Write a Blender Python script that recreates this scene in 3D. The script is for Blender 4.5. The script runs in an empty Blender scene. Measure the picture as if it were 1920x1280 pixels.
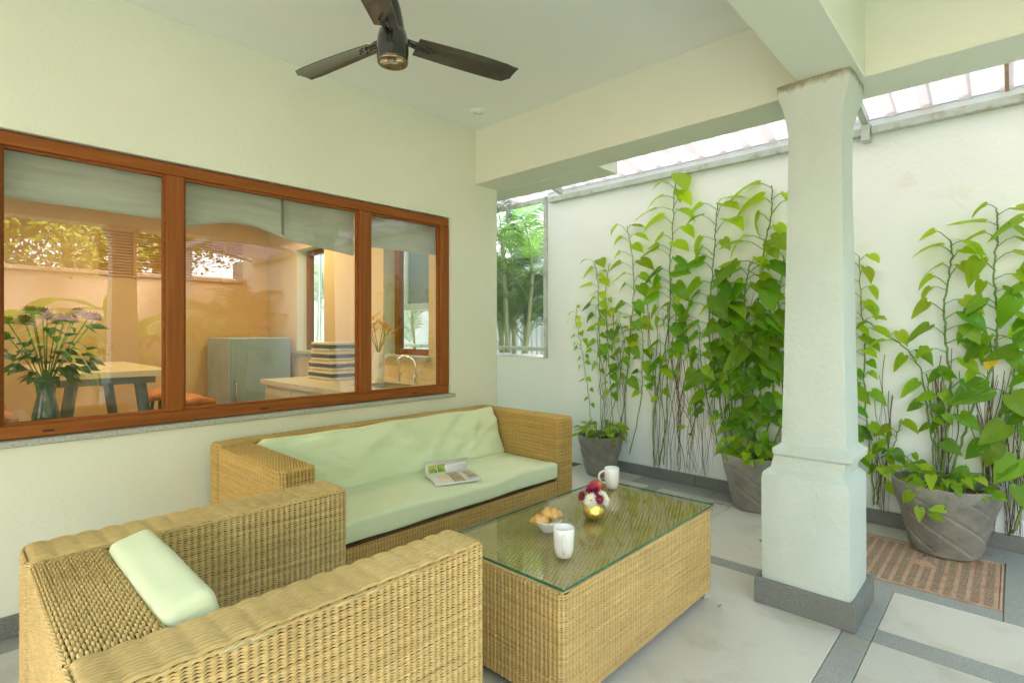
import bpy, bmesh, math, random
import numpy as np
from mathutils import Vector, Matrix, noise
R = math.radians
random.seed(7)
sc = bpy.context.scene
col = sc.collection
PI = math.pi

# ------------------------------------------------------------------ camera
H = 1.35
AZ = R(43.2)
FX, FY = -math.sin(AZ), math.cos(AZ)
RX, RY = math.cos(AZ), math.sin(AZ)
cam = bpy.data.cameras.new('camera'); co = bpy.data.objects.new('camera', cam); col.objects.link(co)
co.location = (0, 0, H); co.rotation_euler = (R(90), 0, AZ)
cam.sensor_width = 36; cam.lens = 36*1004/1920; cam.shift_y = -18/1920
cam.clip_start = .05; cam.clip_end = 500
sc.camera = co

# ------------------------------------------------------------------ light
SUN_EL, SUN_AZ = R(60), R(318)          # azimuth measured from +Y clockwise towards +X
w = bpy.data.worlds.new('World'); sc.world = w; w.use_nodes = True
nt = w.node_tree; bg = nt.nodes['Background']
sky = nt.nodes.new('ShaderNodeTexSky'); sky.sky_type = 'NISHITA'; sky.sun_disc = False
sky.sun_elevation = SUN_EL; sky.sun_rotation = SUN_AZ; sky.air_density = 1.0; sky.dust_density = 3.0
hs = nt.nodes.new('ShaderNodeHueSaturation'); hs.inputs['Saturation'].default_value = .6
nt.links.new(sky.outputs[0], hs.inputs['Color']); nt.links.new(hs.outputs[0], bg.inputs[0])
bg.inputs[1].default_value = .15
sl = bpy.data.lights.new('sun', 'SUN'); so = bpy.data.objects.new('sun', sl); col.objects.link(so)
sl.energy = 1.5; sl.angle = R(14); sl.color = (1, .98, .93)
sd = Vector((math.sin(SUN_AZ)*math.cos(SUN_EL), math.cos(SUN_AZ)*math.cos(SUN_EL), math.sin(SUN_EL)))
so.rotation_euler = (-sd).to_track_quat('-Z', 'Y').to_euler(); so.location = (-6, 4, 9)
vs = sc.view_settings
vs.view_transform = 'Standard'; vs.look = 'None'; vs.gamma = 1; vs.use_curve_mapping = False
vs.exposure = 3.95
sc.cycles.max_bounces = 10; sc.cycles.diffuse_bounces = 6; sc.cycles.transparent_max_bounces = 24
sc.cycles.glossy_bounces = 5; sc.cycles.caustics_reflective = False; sc.cycles.caustics_refractive = False

# ------------------------------------------------------------------ materials
def nodes(name):
    m = bpy.data.materials.new(name); m.use_nodes = True
    t = m.node_tree; return m, t, t.nodes['Principled BSDF'], t.nodes['Material Output']
def L(t, a, b): t.links.new(a, b)
def coords(t, kind='Object', scale=(1, 1, 1)):
    c = t.nodes.new('ShaderNodeTexCoord'); mp = t.nodes.new('ShaderNodeMapping')
    mp.inputs['Scale'].default_value = scale; L(t, c.outputs[kind], mp.inputs[0]); return mp.outputs[0]
def nz(t, vec, scale, detail=4, rough=.6):
    n = t.nodes.new('ShaderNodeTexNoise'); n.inputs['Scale'].default_value = scale
    n.inputs['Detail'].default_value = detail; n.inputs['Roughness'].default_value = rough
    L(t, vec, n.inputs['Vector']); return n.outputs['Fac']
def ramp(t, fac, stops):
    r = t.nodes.new('ShaderNodeValToRGB'); e = r.color_ramp.elements
    while len(e) < len(stops): e.new(.5)
    for i, (p, c) in enumerate(stops):
        e[i].position = p; e[i].color = tuple(c)+(1,) if len(c) == 3 else c
    L(t, fac, r.inputs[0]); return r.outputs[0]
def mixc(t, fac, a, b, mode='MIX'):
    m = t.nodes.new('ShaderNodeMix'); m.data_type = 'RGBA'; m.blend_type = mode
    for s, v in ((m.inputs['Factor'], fac), (m.inputs['A'], a), (m.inputs['B'], b)):
        if isinstance(v, (int, float)): s.default_value = v
        elif isinstance(v, tuple): s.default_value = v+(1,)
        else: L(t, v, s)
    return m.outputs['Result']
def bump(t, b, h, dist, strength=1):
    n = t.nodes.new('ShaderNodeBump'); n.inputs['Distance'].default_value = dist; n.inputs['Strength'].default_value = strength
    L(t, h, n.inputs['Height']); L(t, n.outputs[0], b.inputs['Normal'])
def pm(name, c1, c2=None, scale=6, rough=.6, metal=0, bscale=0, bdist=.002, stretch=(1, 1, 1), spec=.5, lo=.35, hi=.65, c3=None, scale3=1.5, coat=0, detail=4, sheen=0):
    m, t, b, o = nodes(name); v = coords(t, 'Object', stretch)
    b.inputs['Roughness'].default_value = rough; b.inputs['Metallic'].default_value = metal
    b.inputs['Specular IOR Level'].default_value = spec; b.inputs['Coat Weight'].default_value = coat
    if sheen: b.inputs['Sheen Weight'].default_value = sheen
    c = ramp(t, nz(t, v, scale, detail), [(lo, c1), (hi, c2 or c1)])
    if c3: c = mixc(t, ramp(t, nz(t, v, scale3, 5, .65), [(.52, (0, 0, 0)), (.72, (1, 1, 1))]), c, c3)
    L(t, c, b.inputs['Base Color'])
    if bscale: bump(t, b, nz(t, v, bscale, 5), bdist)
    return m
M = {}
M['wall'] = pm('cream_wall_paint', (.745, .79, .67), (.705, .755, .635), 1.1, .55, bscale=60, bdist=.0016, c3=(.70, .735, .60), scale3=.9)
M['ceiling'] = pm('ceiling_paint', (.815, .86, .815), (.80, .845, .80), 1.2, .6, bscale=50, bdist=.001)
M['beam'] = pm('beam_paint', (.71, .75, .635), (.69, .73, .615), 1.6, .55, bscale=30, bdist=.002)
M['steel'] = pm('painted_steel', (.46, .52, .47), (.54, .59, .53), 14, .45, bscale=40, bdist=.0006, c3=(.30, .20, .10), scale3=9)
M['hinge_steel'] = pm('grey_metal', (.3, .32, .32), (.4, .42, .42), 20, .35, metal=.7)
M['mesh_wire'] = pm('galvanised_wire', (.50, .54, .50), (.58, .62, .57), 20, .45)
M['granite'] = pm('dark_granite', (.105, .115, .11), (.24, .255, .245), 260, .45, bscale=300, bdist=.0003, c3=(.17, .175, .15), scale3=2.2)
M['strip'] = pm('grey_granite_strip', (.19, .205, .195), (.36, .375, .355), 230, .5, bscale=300, bdist=.0003, c3=(.30, .30, .25), scale3=3)
M['slab'] = pm('pale_stone', (.51, .50, .43), (.57, .56, .49), 160, .45, bscale=180, bdist=.0004, c3=(.43, .415, .335), scale3=3.2)
M['slab_b'] = pm('pale_stone_greyer', (.46, .455, .40), (.53, .525, .465), 150, .48, bscale=180, bdist=.0004, c3=(.39, .38, .31), scale3=3.4)
M['sill'] = pm('sill_stone', (.30, .34, .31), (.50, .53, .48), 90, .5, bscale=200, bdist=.0005)
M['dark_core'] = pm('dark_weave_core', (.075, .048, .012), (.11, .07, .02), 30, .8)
M['green_fabric'] = pm('pale_green_fabric', (.68, .76, .50), (.71, .79, .53), 3, .85, bscale=700, bdist=.0003, sheen=.2)
def fabric():
    m, t, b, o = nodes('pale_green_cotton'); v = coords(t)
    c = ramp(t, nz(t, v, 2.2, 4), [(.3, (.66, .755, .50)), (.7, (.71, .79, .545))])
    c = mixc(t, ramp(t, nz(t, v, 420, 2), [(.35, (.12, .12, .12)), (.65, (0, 0, 0))]), c, (.5, .6, .38))
    L(t, c, b.inputs['Base Color']); b.inputs['Roughness'].default_value = .9; b.inputs['Sheen Weight'].default_value = .15
    v3 = coords(t, 'Object', (1, 2.6, 1)); ad = t.nodes.new('ShaderNodeMath'); ad.operation = 'MULTIPLY_ADD'
    L(t, nz(t, v, 500, 2), ad.inputs[0]); ad.inputs[1].default_value = .05; L(t, nz(t, v3, 5.5, 3, .5), ad.inputs[2])
    bump(t, b, ad.outputs[0], .012); return m
M['green_fabric'] = fabric()
M['fan_dark'] = pm('fan_black_lacquer', (.018, .019, .018), (.025, .025, .023), 8, .10, coat=.6)
M['fan_blade'] = pm('fan_blade_brown', (.05, .046, .036), (.065, .058, .045), 20, .2, coat=.5)
M['chrome'] = pm('chrome', (.75, .75, .73), None, 5, .12, metal=1)
M['white_ceramic'] = pm('white_ceramic', (.82, .82, .80), None, 5, .15, coat=.4)
M['bronze'] = pm('dull_bronze', (.34, .29, .18), None, 5, .25, metal=1)
M['gold'] = pm('hammered_gold', (.78, .58, .16), (.85, .68, .24), 40, .18, metal=1, bscale=90, bdist=.004)
M['apple'] = pm('apple_skin', (.42, .03, .025), (.55, .13, .05), 14, .25, coat=.3, c3=(.60, .42, .12), scale3=18)
M['pastry'] = pm('baked_pastry', (.62, .30, .07), (.80, .52, .20), 40, .5, bscale=120, bdist=.004)
M['petal_white'] = pm('white_petal', (.84, .84, .78), None, 5, .6)
M['petal_purple'] = pm('crimson_petal', (.27, .012, .06), (.38, .02, .10), 30, .55)
M['petal_dull'] = pm('dull_purple_petal', (.34, .012, .05), (.46, .03, .08), 30, .6)
M['petal_orange'] = pm('orange_petal', (.85, .28, .03), (.90, .52, .05), 18, .5)
M['yellow'] = pm('yellow_centre', (.80, .62, .06), None, 5, .6)
M['stalk'] = pm('green_stalk', (.10, .20, .04), (.18, .28, .07), 20, .5)
M['paper'] = pm('magazine_paper', (.80, .80, .79), None, 5, .35)
M['soil'] = pm('potting_soil', (.04, .03, .02), (.09, .065, .04), 40, .95, bscale=50, bdist=.01)
M['rust'] = pm('rusty_iron', (.42, .265, .175), (.50, .35, .24), 18, .75, bscale=120, bdist=.0012, c3=(.36, .17, .095), scale3=7)
M['rust_dark'] = pm('weathered_iron_stud', (.21, .165, .12), (.32, .23, .155), 24, .7, bscale=150, bdist=.001)
M['black'] = pm('black_hole', (.01, .01, .01), None, 5, .8)
M['root'] = pm('brown_root', (.13, .085, .045), (.20, .14, .075), 30, .8)
M['paving'] = pm('pale_paving', (.44, .45, .40), (.50, .51, .45), 3, .7)
M['dark_paving'] = pm('dark_paving', (.14, .14, .125), (.19, .19, .17), 4, .8)
M['grass'] = pm('lawn', (.05, .10, .025), (.10, .15, .04), 30, .9, bscale=80, bdist=.02)
M['garden_wall'] = pm('pinkish_garden_wall', (.50, .34, .22), (.58, .42, .29), 1.6, .8, bscale=30, bdist=.004, c3=(.40, .27, .18), scale3=1)
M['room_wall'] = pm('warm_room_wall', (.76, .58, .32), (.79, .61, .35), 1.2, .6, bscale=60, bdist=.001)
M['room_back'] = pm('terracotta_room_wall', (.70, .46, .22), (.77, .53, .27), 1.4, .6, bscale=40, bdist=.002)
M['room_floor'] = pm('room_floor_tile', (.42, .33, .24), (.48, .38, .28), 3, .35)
M['blind'] = pm('grey_green_blind', (.50, .55, .46), (.57, .61, .52), 5, .9, stretch=(1, 1, 14), bscale=60, bdist=.001)
M['blind_edge'] = pm('dark_blind_fold', (.20, .22, .19), None, 5, .9)
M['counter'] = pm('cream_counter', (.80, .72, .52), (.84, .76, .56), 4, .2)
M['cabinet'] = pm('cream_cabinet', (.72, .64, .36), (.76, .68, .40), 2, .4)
M['fridge'] = pm('blue_grey_cabinet', (.27, .40, .47), (.30, .44, .51), 3, .35)
M['fridge_side'] = pm('pale_blue_cabinet_side', (.42, .54, .64), (.52, .64, .74), 3, .4)  # paler copy of the door blue, light and reflections on the side painted in
M['table_grey'] = pm('grey_table_frame', (.13, .17, .17), (.16, .20, .20), 8, .5)
M['table_cream'] = pm('cream_table_top', (.78, .66, .40), (.82, .70, .45), 5, .3)
M['orange_seat'] = pm('orange_leather', (.60, .19, .06), (.68, .25, .09), 8, .45, bscale=100, bdist=.001)
M['navy'] = pm('navy_towel', (.05, .075, .10), (.08, .10, .13), 60, .95, bscale=200, bdist=.002)
M['cream_towel'] = pm('cream_towel', (.72, .62, .44), (.78, .68, .50), 60, .95, bscale=200, bdist=.002)
M['vase_green'] = pm('dark_green_vase', (.06, .12, .10), (.10, .17, .14), 6, .12, coat=.5)
M['vase_white'] = pm('cream_vase', (.78, .74, .60), None, 5, .3)
M['wine'] = pm('golden_wine', (.65, .42, .06), None, 5, .1)
M['slat_wood'] = pm('orange_slat_wood', (.60, .30, .10), (.70, .40, .15), 6, .5, stretch=(1, .4, 8))
M['trunk'] = pm('palm_trunk', (.20, .24, .09), (.30, .30, .14), 9, .7, stretch=(1, 1, 6))
M['bark'] = pm('bark', (.11, .085, .06), (.18, .14, .10), 12, .9, bscale=30, bdist=.01)
M['white_ext'] = pm('white_far_wall', (.48, .48, .42), (.42, .42, .37), 2, .7, c3=(.55, .50, .40), scale3=1.2)
M['shutter'] = pm('white_window_paint', (.74, .76, .74), None, 5, .4)
M['blue_pane'] = pm('blue_grey_panel', (.22, .33, .38), None, 5, .15)

def wood(name, stretch):
    m, t, b, o = nodes(name); v = coords(t, 'Object', stretch)
    c = ramp(t, nz(t, v, 22, 6, .65), [(.3, (.215, .062, .011)), (.55, (.275, .088, .016)), (.75, (.33, .125, .03))])
    L(t, c, b.inputs['Base Color']); b.inputs['Roughness'].default_value = .5; b.inputs['Specular IOR Level'].default_value = .25
    bump(t, b, nz(t, v, 40, 4), .0006); return m
M['wood_y'] = wood('teak_grain_long', (1.6, .09, 1.6)); M['wood_z'] = wood('teak_grain_upright', (1.6, 1.6, .09))

def wicker(name, ca, cb):
    m, t, b, o = nodes(name); v = coords(t)
    c = ramp(t, nz(t, v, 45, 3), [(.3, ca), (.7, cb)])
    c = mixc(t, ramp(t, nz(t, v, 3.5, 3), [(.35, (0, 0, 0)), (.7, (.5, .5, .5))]), c, tuple(x*.82 for x in ca))
    v2 = coords(t, 'Object', (2.5, 2.5, 147))          # strand to strand differences
    c = mixc(t, 1.0, c, ramp(t, nz(t, v2, 1.0, 2), [(.3, (.78, .74, .66)), (.7, (1.08, 1.08, 1.06))]), 'MULTIPLY')
    L(t, c, b.inputs['Base Color']); b.inputs['Roughness'].default_value = .42; b.inputs['Specular IOR Level'].default_value = .4
    return m
M['wicker'] = wicker('honey_wicker', (.56, .40, .155), (.70, .53, .24))
M['wicker_sofa'] = wicker('amber_wicker', (.56, .375, .115), (.67, .475, .17))
M['wicker_worn'] = pm('worn_grey_strand', (.50, .46, .27), (.60, .50, .22), 25, .6)

# back wall: white plaster, ochre water stains near its left end and low down
def stained_wall():
    m, t, b, o = nodes('white_plaster_wall'); v = coords(t)
    c = ramp(t, nz(t, v, 1.4, 4), [(.3, (.755, .81, .815)), (.7, (.795, .85, .855))])
    st = ramp(t, nz(t, v, 2.6, 6, .7), [(.60, (0, 0, 0)), (.78, (.55, .55, .55))])
    c = mixc(t, st, c, (.70, .60, .40))
    sp = ramp(t, nz(t, v, 60, 2, .5), [(.745, (0, 0, 0)), (.77, (.7, .7, .7))])
    c = mixc(t, sp, c, (.42, .36, .28))
    L(t, c, b.inputs['Base Color']); b.inputs['Roughness'].default_value = .7
    bump(t, b, nz(t, v, 35, 6), .003); return m
M['back_wall'] = stained_wall()
def column_mat():
    m, t, b, o = nodes('rough_white_column_plaster'); v = coords(t, 'Object', (1, 1, .6))
    c = ramp(t, nz(t, v, 3, 5), [(.3, (.50, .575, .525)), (.7, (.555, .63, .58))])
    st = ramp(t, nz(t, v, 7, 6, .7), [(.62, (0, 0, 0)), (.80, (.45, .45, .45))])
    c = mixc(t, st, c, (.50, .48, .34))
    # mould ring with its own ragged outline where the cap meets the beam
    g = t.nodes.new('ShaderNodeNewGeometry'); s = t.nodes.new('ShaderNodeSeparateXYZ'); L(t, g.outputs['Position'], s.inputs[0])
    n2 = nz(t, v, 22, 6, .7)
    a = t.nodes.new('ShaderNodeMath'); a.operation = 'MULTIPLY_ADD'; L(t, n2, a.inputs[0]); a.inputs[1].default_value = .10; L(t, s.outputs['Z'], a.inputs[2])
    mk = ramp(t, a.outputs[0], [(0, (0, 0, 0)), (1, (1, 1, 1))]); t.nodes.remove(mk.node)
    mr = t.nodes.new('ShaderNodeMapRange'); L(t, a.outputs[0], mr.inputs[0]); mr.inputs[1].default_value = 2.575; mr.inputs[2].default_value = 2.605
    c = mixc(t, mr.outputs[0], c, (.25, .24, .15))
    L(t, c, b.inputs['Base Color']); b.inputs['Roughness'].default_value = .75
    bump(t, b, nz(t, v, 45, 6, .65), .008, .9); return m
M['column'] = column_mat()
def pot_mat():
    m, t, b, o = nodes('weathered_grey_terracotta'); v = coords(t)
    i = t.nodes.new('ShaderNodeObjectInfo')
    c = ramp(t, nz(t, v, 5, 6, .7), [(.3, (.15, .15, .135)), (.5, (.22, .215, .19)), (.72, (.32, .31, .275))])
    c = mixc(t, ramp(t, nz(t, v, 3, 5, .7), [(.56, (0, 0, 0)), (.80, (.6, .6, .6))]), c, (.24, .17, .11))
    c = mixc(t, ramp(t, nz(t, v, 28, 5, .7), [(.66, (0, 0, 0)), (.76, (.6, .6, .6))]), c, (.42, .41, .36))
    L(t, c, b.inputs['Base Color']); b.inputs['Roughness'].default_value = .8; bump(t, b, nz(t, v, 40, 5), .003); return m
M['pot'] = pot_mat()

def leaf_mat(name, variegated=True, transl=.45):
    m, t, b, o = nodes(name); v = coords(t, 'Object', (1, .33, 1))
    i = t.nodes.new('ShaderNodeObjectInfo')
    hsv = t.nodes.new('ShaderNodeHueSaturation'); L(t, i.outputs['Color'], hsv.inputs['Color'])
    mr = t.nodes.new('ShaderNodeMapRange'); L(t, i.outputs['Random'], mr.inputs[0]); mr.inputs[3].default_value = .7; mr.inputs[4].default_value = 1.3
    L(t, mr.outputs[0], hsv.inputs['Value']); c = hsv.outputs[0]
    if variegated:
        ad = t.nodes.new('ShaderNodeVectorMath'); ad.operation = 'ADD'; L(t, v, ad.inputs[0])
        cm = t.nodes.new('ShaderNodeCombineXYZ'); mu = t.nodes.new('ShaderNodeMath'); mu.operation = 'MULTIPLY'; mu.inputs[1].default_value = 37
        L(t, i.outputs['Random'], mu.inputs[0]); L(t, mu.outputs[0], cm.inputs[0]); L(t, mu.outputs[0], cm.inputs[1]); L(t, cm.outputs[0], ad.inputs[1])
        f = ramp(t, nz(t, ad.outputs[0], 7.5, 4, .7), [(.58, (0, 0, 0)), (.68, (.75, .75, .75))])
        c = mixc(t, f, c, (.42, .50, .10))
    L(t, c, b.inputs['Base Color']); b.inputs['Roughness'].default_value = .36; b.inputs['Specular IOR Level'].default_value = .45
    tr = t.nodes.new('ShaderNodeBsdfTranslucent'); c2 = mixc(t, 1.0, c, (1.5, 1.45, .7), 'MULTIPLY'); L(t, c2, tr.inputs[0])
    mx = t.nodes.new('ShaderNodeMixShader'); mx.inputs[0].default_value = transl
    L(t, b.outputs[0], mx.inputs[1]); L(t, tr.outputs[0], mx.inputs[2]); L(t, mx.outputs[0], o.inputs[0]); return m
M['leaf'] = leaf_mat('variegated_vine_leaf', True, .55); M['plain_leaf'] = leaf_mat('plain_leaf', False, .35)

def thin_glass(name, tint, ior, rough=0.0):
    m, t, b, o = nodes(name); t.nodes.remove(b)
    tr = t.nodes.new('ShaderNodeBsdfTransparent'); tr.inputs[0].default_value = tint+(1,)
    gl = t.nodes.new('ShaderNodeBsdfGlossy'); gl.inputs['Roughness'].default_value = rough
    # Schlick reflectance, the same from both sides of the sheet
    g_ = t.nodes.new('ShaderNodeNewGeometry'); dp = t.nodes.new('ShaderNodeVectorMath'); dp.operation = 'DOT_PRODUCT'
    L(t, g_.outputs['Incoming'], dp.inputs[0]); L(t, g_.outputs['Normal'], dp.inputs[1])
    def mth(op, a, b_=None):
        n = t.nodes.new('ShaderNodeMath'); n.operation = op
        for i_, v in enumerate((a, b_)):
            if v is None: continue
            if isinstance(v, (int, float)): n.inputs[i_].default_value = v
            else: L(t, v, n.inputs[i_])
        return n.outputs[0]
    f0 = ((ior-1)/(ior+1))**2
    fac = mth('ADD', mth('MULTIPLY', mth('POWER', mth('SUBTRACT', 1.0, mth('ABSOLUTE', dp.outputs['Value'])), 5.0), 1-f0), f0)
    mx = t.nodes.new('ShaderNodeMixShader'); L(t, fac, mx.inputs[0]); L(t, tr.outputs[0], mx.inputs[1]); L(t, gl.outputs[0], mx.inputs[2])
    L(t, mx.outputs[0], o.inputs[0]); return m
M['glass'] = thin_glass('window_glass', (.94, .96, .94), 2.2)
M['table_glass'] = thin_glass('clear_table_glass', (.94, .97, .92), 1.45)
M['drink_glass'] = thin_glass('drinking_glass', (.97, .97, .96), 1.35)
M['glass_edge'] = pm('green_glass_edge', (.02, .13, .08), (.03, .18, .12), 30, .1, coat=.5)
def sheet_mat():
    m, t, b, o = nodes('milky_roof_sheet'); v = coords(t)
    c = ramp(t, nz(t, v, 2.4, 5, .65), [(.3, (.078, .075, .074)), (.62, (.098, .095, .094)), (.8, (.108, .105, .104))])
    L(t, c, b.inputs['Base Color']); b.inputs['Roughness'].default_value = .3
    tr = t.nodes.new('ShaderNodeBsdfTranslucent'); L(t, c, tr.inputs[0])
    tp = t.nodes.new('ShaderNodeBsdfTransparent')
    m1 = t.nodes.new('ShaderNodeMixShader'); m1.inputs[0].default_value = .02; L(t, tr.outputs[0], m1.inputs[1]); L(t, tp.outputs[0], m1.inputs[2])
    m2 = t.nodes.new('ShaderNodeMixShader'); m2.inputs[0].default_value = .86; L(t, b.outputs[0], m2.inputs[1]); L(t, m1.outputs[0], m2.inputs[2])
    L(t, m2.outputs[0], o.inputs[0]); return m
M['sheet'] = sheet_mat()
def rib_shade_mat():
    m, t, b, o = nodes('milky_lap_strip'); t.nodes.remove(b)
    tr = t.nodes.new('ShaderNodeBsdfTranslucent'); tr.inputs[0].default_value = (.80, .74, .70, 1)
    tp = t.nodes.new('ShaderNodeBsdfTransparent'); tp.inputs[0].default_value = (.86, .82, .79, 1)
    mx = t.nodes.new('ShaderNodeMixShader'); mx.inputs[0].default_value = .55; L(t, tr.outputs[0], mx.inputs[1]); L(t, tp.outputs[0], mx.inputs[2]); L(t, mx.outputs[0], o.inputs[0]); return m
M['lap'] = rib_shade_mat()
def emit(name, c, s):
    m, t, b, o = nodes(name); b.inputs['Base Color'].default_value = (.8, .8, .8, 1)
    b.inputs['Emission Color'].default_value = c+(1,); b.inputs['Emission Strength'].default_value = s; return m
M['lamp'] = emit('lit_lamp_disc', (1, .78, .45), 1.2)
def print_mat(name, stops, scale):
    m, t, b, o = nodes(name); v = coords(t)
    L(t, ramp(t, nz(t, v, scale, 5, .7), stops), b.inputs['Base Color']); b.inputs['Roughness'].default_value = .3; return m
M['print_green'] = print_mat('printed_garden_photo', [(.3, (.04, .09, .02)), (.45, (.22, .40, .04)), (.55, (.45, .55, .10)), (.62, (.62, .36, .16)), (.75, (.7, .7, .62))], 28)
M['print_orange'] = print_mat('printed_sunset_photo', [(.35, (.82, .80, .78)), (.6, (.85, .62, .35))], 12)
M['print_grey'] = print_mat('printed_interior_photo', [(.3, (.14, .13, .11)), (.48, (.33, .30, .24)), (.56, (.55, .38, .20)), (.7, (.62, .55, .40))], 45)

# ------------------------------------------------------------------ mesh helpers
ORI = {}
class MB:
    def __init__(s): s.v = []; s.f = []; s.mi = []; s.cur = 0; s.blocks = []
    def add(s, verts, faces, mi=None):
        o = len(s.v); s.v += [tuple(p) for p in verts]; s.f += [tuple(i+o for i in f) for f in faces]
        s.mi += [s.cur if mi is None else mi]*len(faces); return s
    def block(s, V, Q, mi=None): s.blocks.append((V, Q, s.cur if mi is None else mi)); return s
    def box(s, x0, x1, y0, y1, z0, z1, mi=None, bev=0):
        if bev:
            b = min(bev, (x1-x0)*.45, (y1-y0)*.45, (z1-z0)*.45)
            vs_, idx = [], {}
            for i, x in enumerate((x0, x1)):
                for j, y in enumerate((y0, y1)):
                    for k, z in enumerate((z0, z1)):
                        sx, sy, sz = (1, -1)[i], (1, -1)[j], (1, -1)[k]
                        idx[i, j, k] = len(vs_)
                        vs_ += [(x, y+sy*b, z+sz*b), (x+sx*b, y, z+sz*b), (x+sx*b, y+sy*b, z)]
            F = []
            for i in (0, 1):
                q = [idx[i, 0, 0], idx[i, 1, 0], idx[i, 1, 1], idx[i, 0, 1]]; F.append(q if i else q[::-1])
                q = [idx[0, i, 0]+1, idx[0, i, 1]+1, idx[1, i, 1]+1, idx[1, i, 0]+1]; F.append(q if i else q[::-1])
                q = [idx[0, 0, i]+2, idx[1, 0, i]+2, idx[1, 1, i]+2, idx[0, 1, i]+2]; F.append(q if i else q[::-1])
            for i in (0, 1):
                for j in (0, 1):
                    a, c = idx[i, j, 0], idx[i, j, 1]; F.append([a, a+1, c+1, c])
                    a, c = idx[i, 0, j], idx[i, 1, j]; F.append([a, a+2, c+2, c])
                    a, c = idx[0, i, j], idx[1, i, j]; F.append([a+1, a+2, c+2, c+1])
                    for k in (0, 1): a = idx[i, j, k]; F.append([a, a+1, a+2])
            return s.add(vs_, F, mi)
        V = [(x, y, z) for x in (x0, x1) for y in (y0, y1) for z in (z0, z1)]
        return s.add(V, [(0, 1, 3, 2), (4, 6, 7, 5), (0, 4, 5, 1), (2, 3, 7, 6), (0, 2, 6, 4), (1, 5, 7, 3)], mi)
    def tube(s, pts, r, n=6, mi=None, cap=True):
        pts = [Vector(p) for p in pts]; rs = r if isinstance(r, (list, tuple)) else [r]*len(pts)
        V, F = [], []; ref = None
        for i, p in enumerate(pts):
            d = (pts[min(i+1, len(pts)-1)]-pts[max(i-1, 0)])
            if d.length < 1e-9: d = Vector((0, 0, 1))
            d.normalize()
            if ref is None: ref = Vector((1, 0, 0)) if abs(d.x) < .8 else Vector((0, 1, 0))
            a = (ref-d*ref.dot(d)); a.normalize(); ref = a; bb = d.cross(a)
            for k in range(n):
                t = 2*PI*k/n; V.append(p+(a*math.cos(t)+bb*math.sin(t))*rs[i])
        for i in range(len(pts)-1):
            for k in range(n):
                F.append((i*n+k, i*n+(k+1) % n, (i+1)*n+(k+1) % n, (i+1)*n+k))
        if cap: F.append(tuple(range(n))[::-1]); F.append(tuple(range((len(pts)-1)*n, len(pts)*n)))
        return s.add(V, F, mi)
    def lathe(s, prof, c=(0, 0, 0), n=24, mi=None, fn=None):
        V, F = [], []
        for (r, z) in prof:
            for k in range(n):
                t = 2*PI*k/n; rr = fn(r, z, t) if fn else r
                V.append((c[0]+rr*math.cos(t), c[1]+rr*math.sin(t), c[2]+z))
        for i in range(len(prof)-1):
            for k in range(n): F.append((i*n+k, i*n+(k+1) % n, (i+1)*n+(k+1) % n, (i+1)*n+k))
        if prof[0][0] > 1e-5: F.append(tuple(range(n))[::-1])
        if prof[-1][0] > 1e-5: F.append(tuple(range((len(prof)-1)*n, len(prof)*n)))
        return s.add(V, F, mi)
    def prism(s, poly, z0, z1, mi=None):
        n = len(poly)
        V = [(x, y, z0) for x, y in poly]+[(x, y, z1) for x, y in poly]
        return s.add(V, [tuple(range(n))[::-1], tuple(range(n, 2*n))]+[(i, (i+1) % n, n+(i+1) % n, n+i) for i in range(n)], mi)
    def build(s, name, mats, parent=None, smooth=False, origin=None):
        if not isinstance(mats, (list, tuple)): mats = [mats]
        org = np.array(ORI[parent.name] if parent is not None else (origin or (0, 0, 0)), float)
        me = bpy.data.meshes.new(name)
        if s.blocks:
            vs_ = [np.array(s.v, float).reshape(-1, 3)] if s.v else []
            off = len(s.v); Q = []; mi = []
            for V, q, m_ in s.blocks:
                vs_.append(V); Q.append(q+off); mi.append(np.full(len(q), m_)); off += len(V)
            V = np.concatenate(vs_)-org; Qa = np.concatenate(Q).astype(np.int32)
            fl = [i for f in s.f for i in f]; ls = [len(f) for f in s.f]
            loops = np.concatenate([np.array(fl, np.int32), Qa.ravel()])
            tot = np.concatenate([np.array(ls, np.int32), np.full(len(Qa), 4, np.int32)])
            start = np.concatenate([[0], np.cumsum(tot)[:-1]]).astype(np.int32)
            me.vertices.add(len(V)); me.vertices.foreach_set('co', V.ravel().astype(np.float32))
            me.loops.add(len(loops)); me.loops.foreach_set('vertex_index', loops)
            me.polygons.add(len(tot)); me.polygons.foreach_set('loop_start', start); me.polygons.foreach_set('loop_total', tot)
            me.polygons.foreach_set('material_index', np.concatenate([np.array(s.mi, np.int32)]+mi).astype(np.int32))
            me.update(calc_edges=True); me.validate()
        else:
            me.from_pydata([(p[0]-org[0], p[1]-org[1], p[2]-org[2]) for p in s.v], [], s.f)
            me.polygons.foreach_set('material_index', s.mi)
        for m_ in mats: me.materials.append(m_)
        if smooth: me.polygons.foreach_set('use_smooth', [True]*len(me.polygons))
        me.update()
        if not s.blocks:
            bm = bmesh.new(); bm.from_mesh(me); bmesh.ops.recalc_face_normals(bm, faces=bm.faces)
            bm.to_mesh(me); bm.free()
        o = bpy.data.objects.new(name, me); col.objects.link(o)
        if parent is not None: o.parent = parent; ORI[o.name] = ORI[parent.name]
        else: o.location = tuple(org); ORI[o.name] = tuple(org)
        if smooth == 'auto':
            md = None
            try: me.shade_auto = True
            except Exception: pass
            ang = math.cos(R(35))
            for e in me.edges: pass
            me.set_sharp_from_angle(angle=R(35))
        return o
def tag(o, label=None, cat=None, group=None, kind=None):
    for k, v in (('label', label), ('category', cat), ('group', group), ('kind', kind)):
        if v: o[k] = v
    return o
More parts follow.
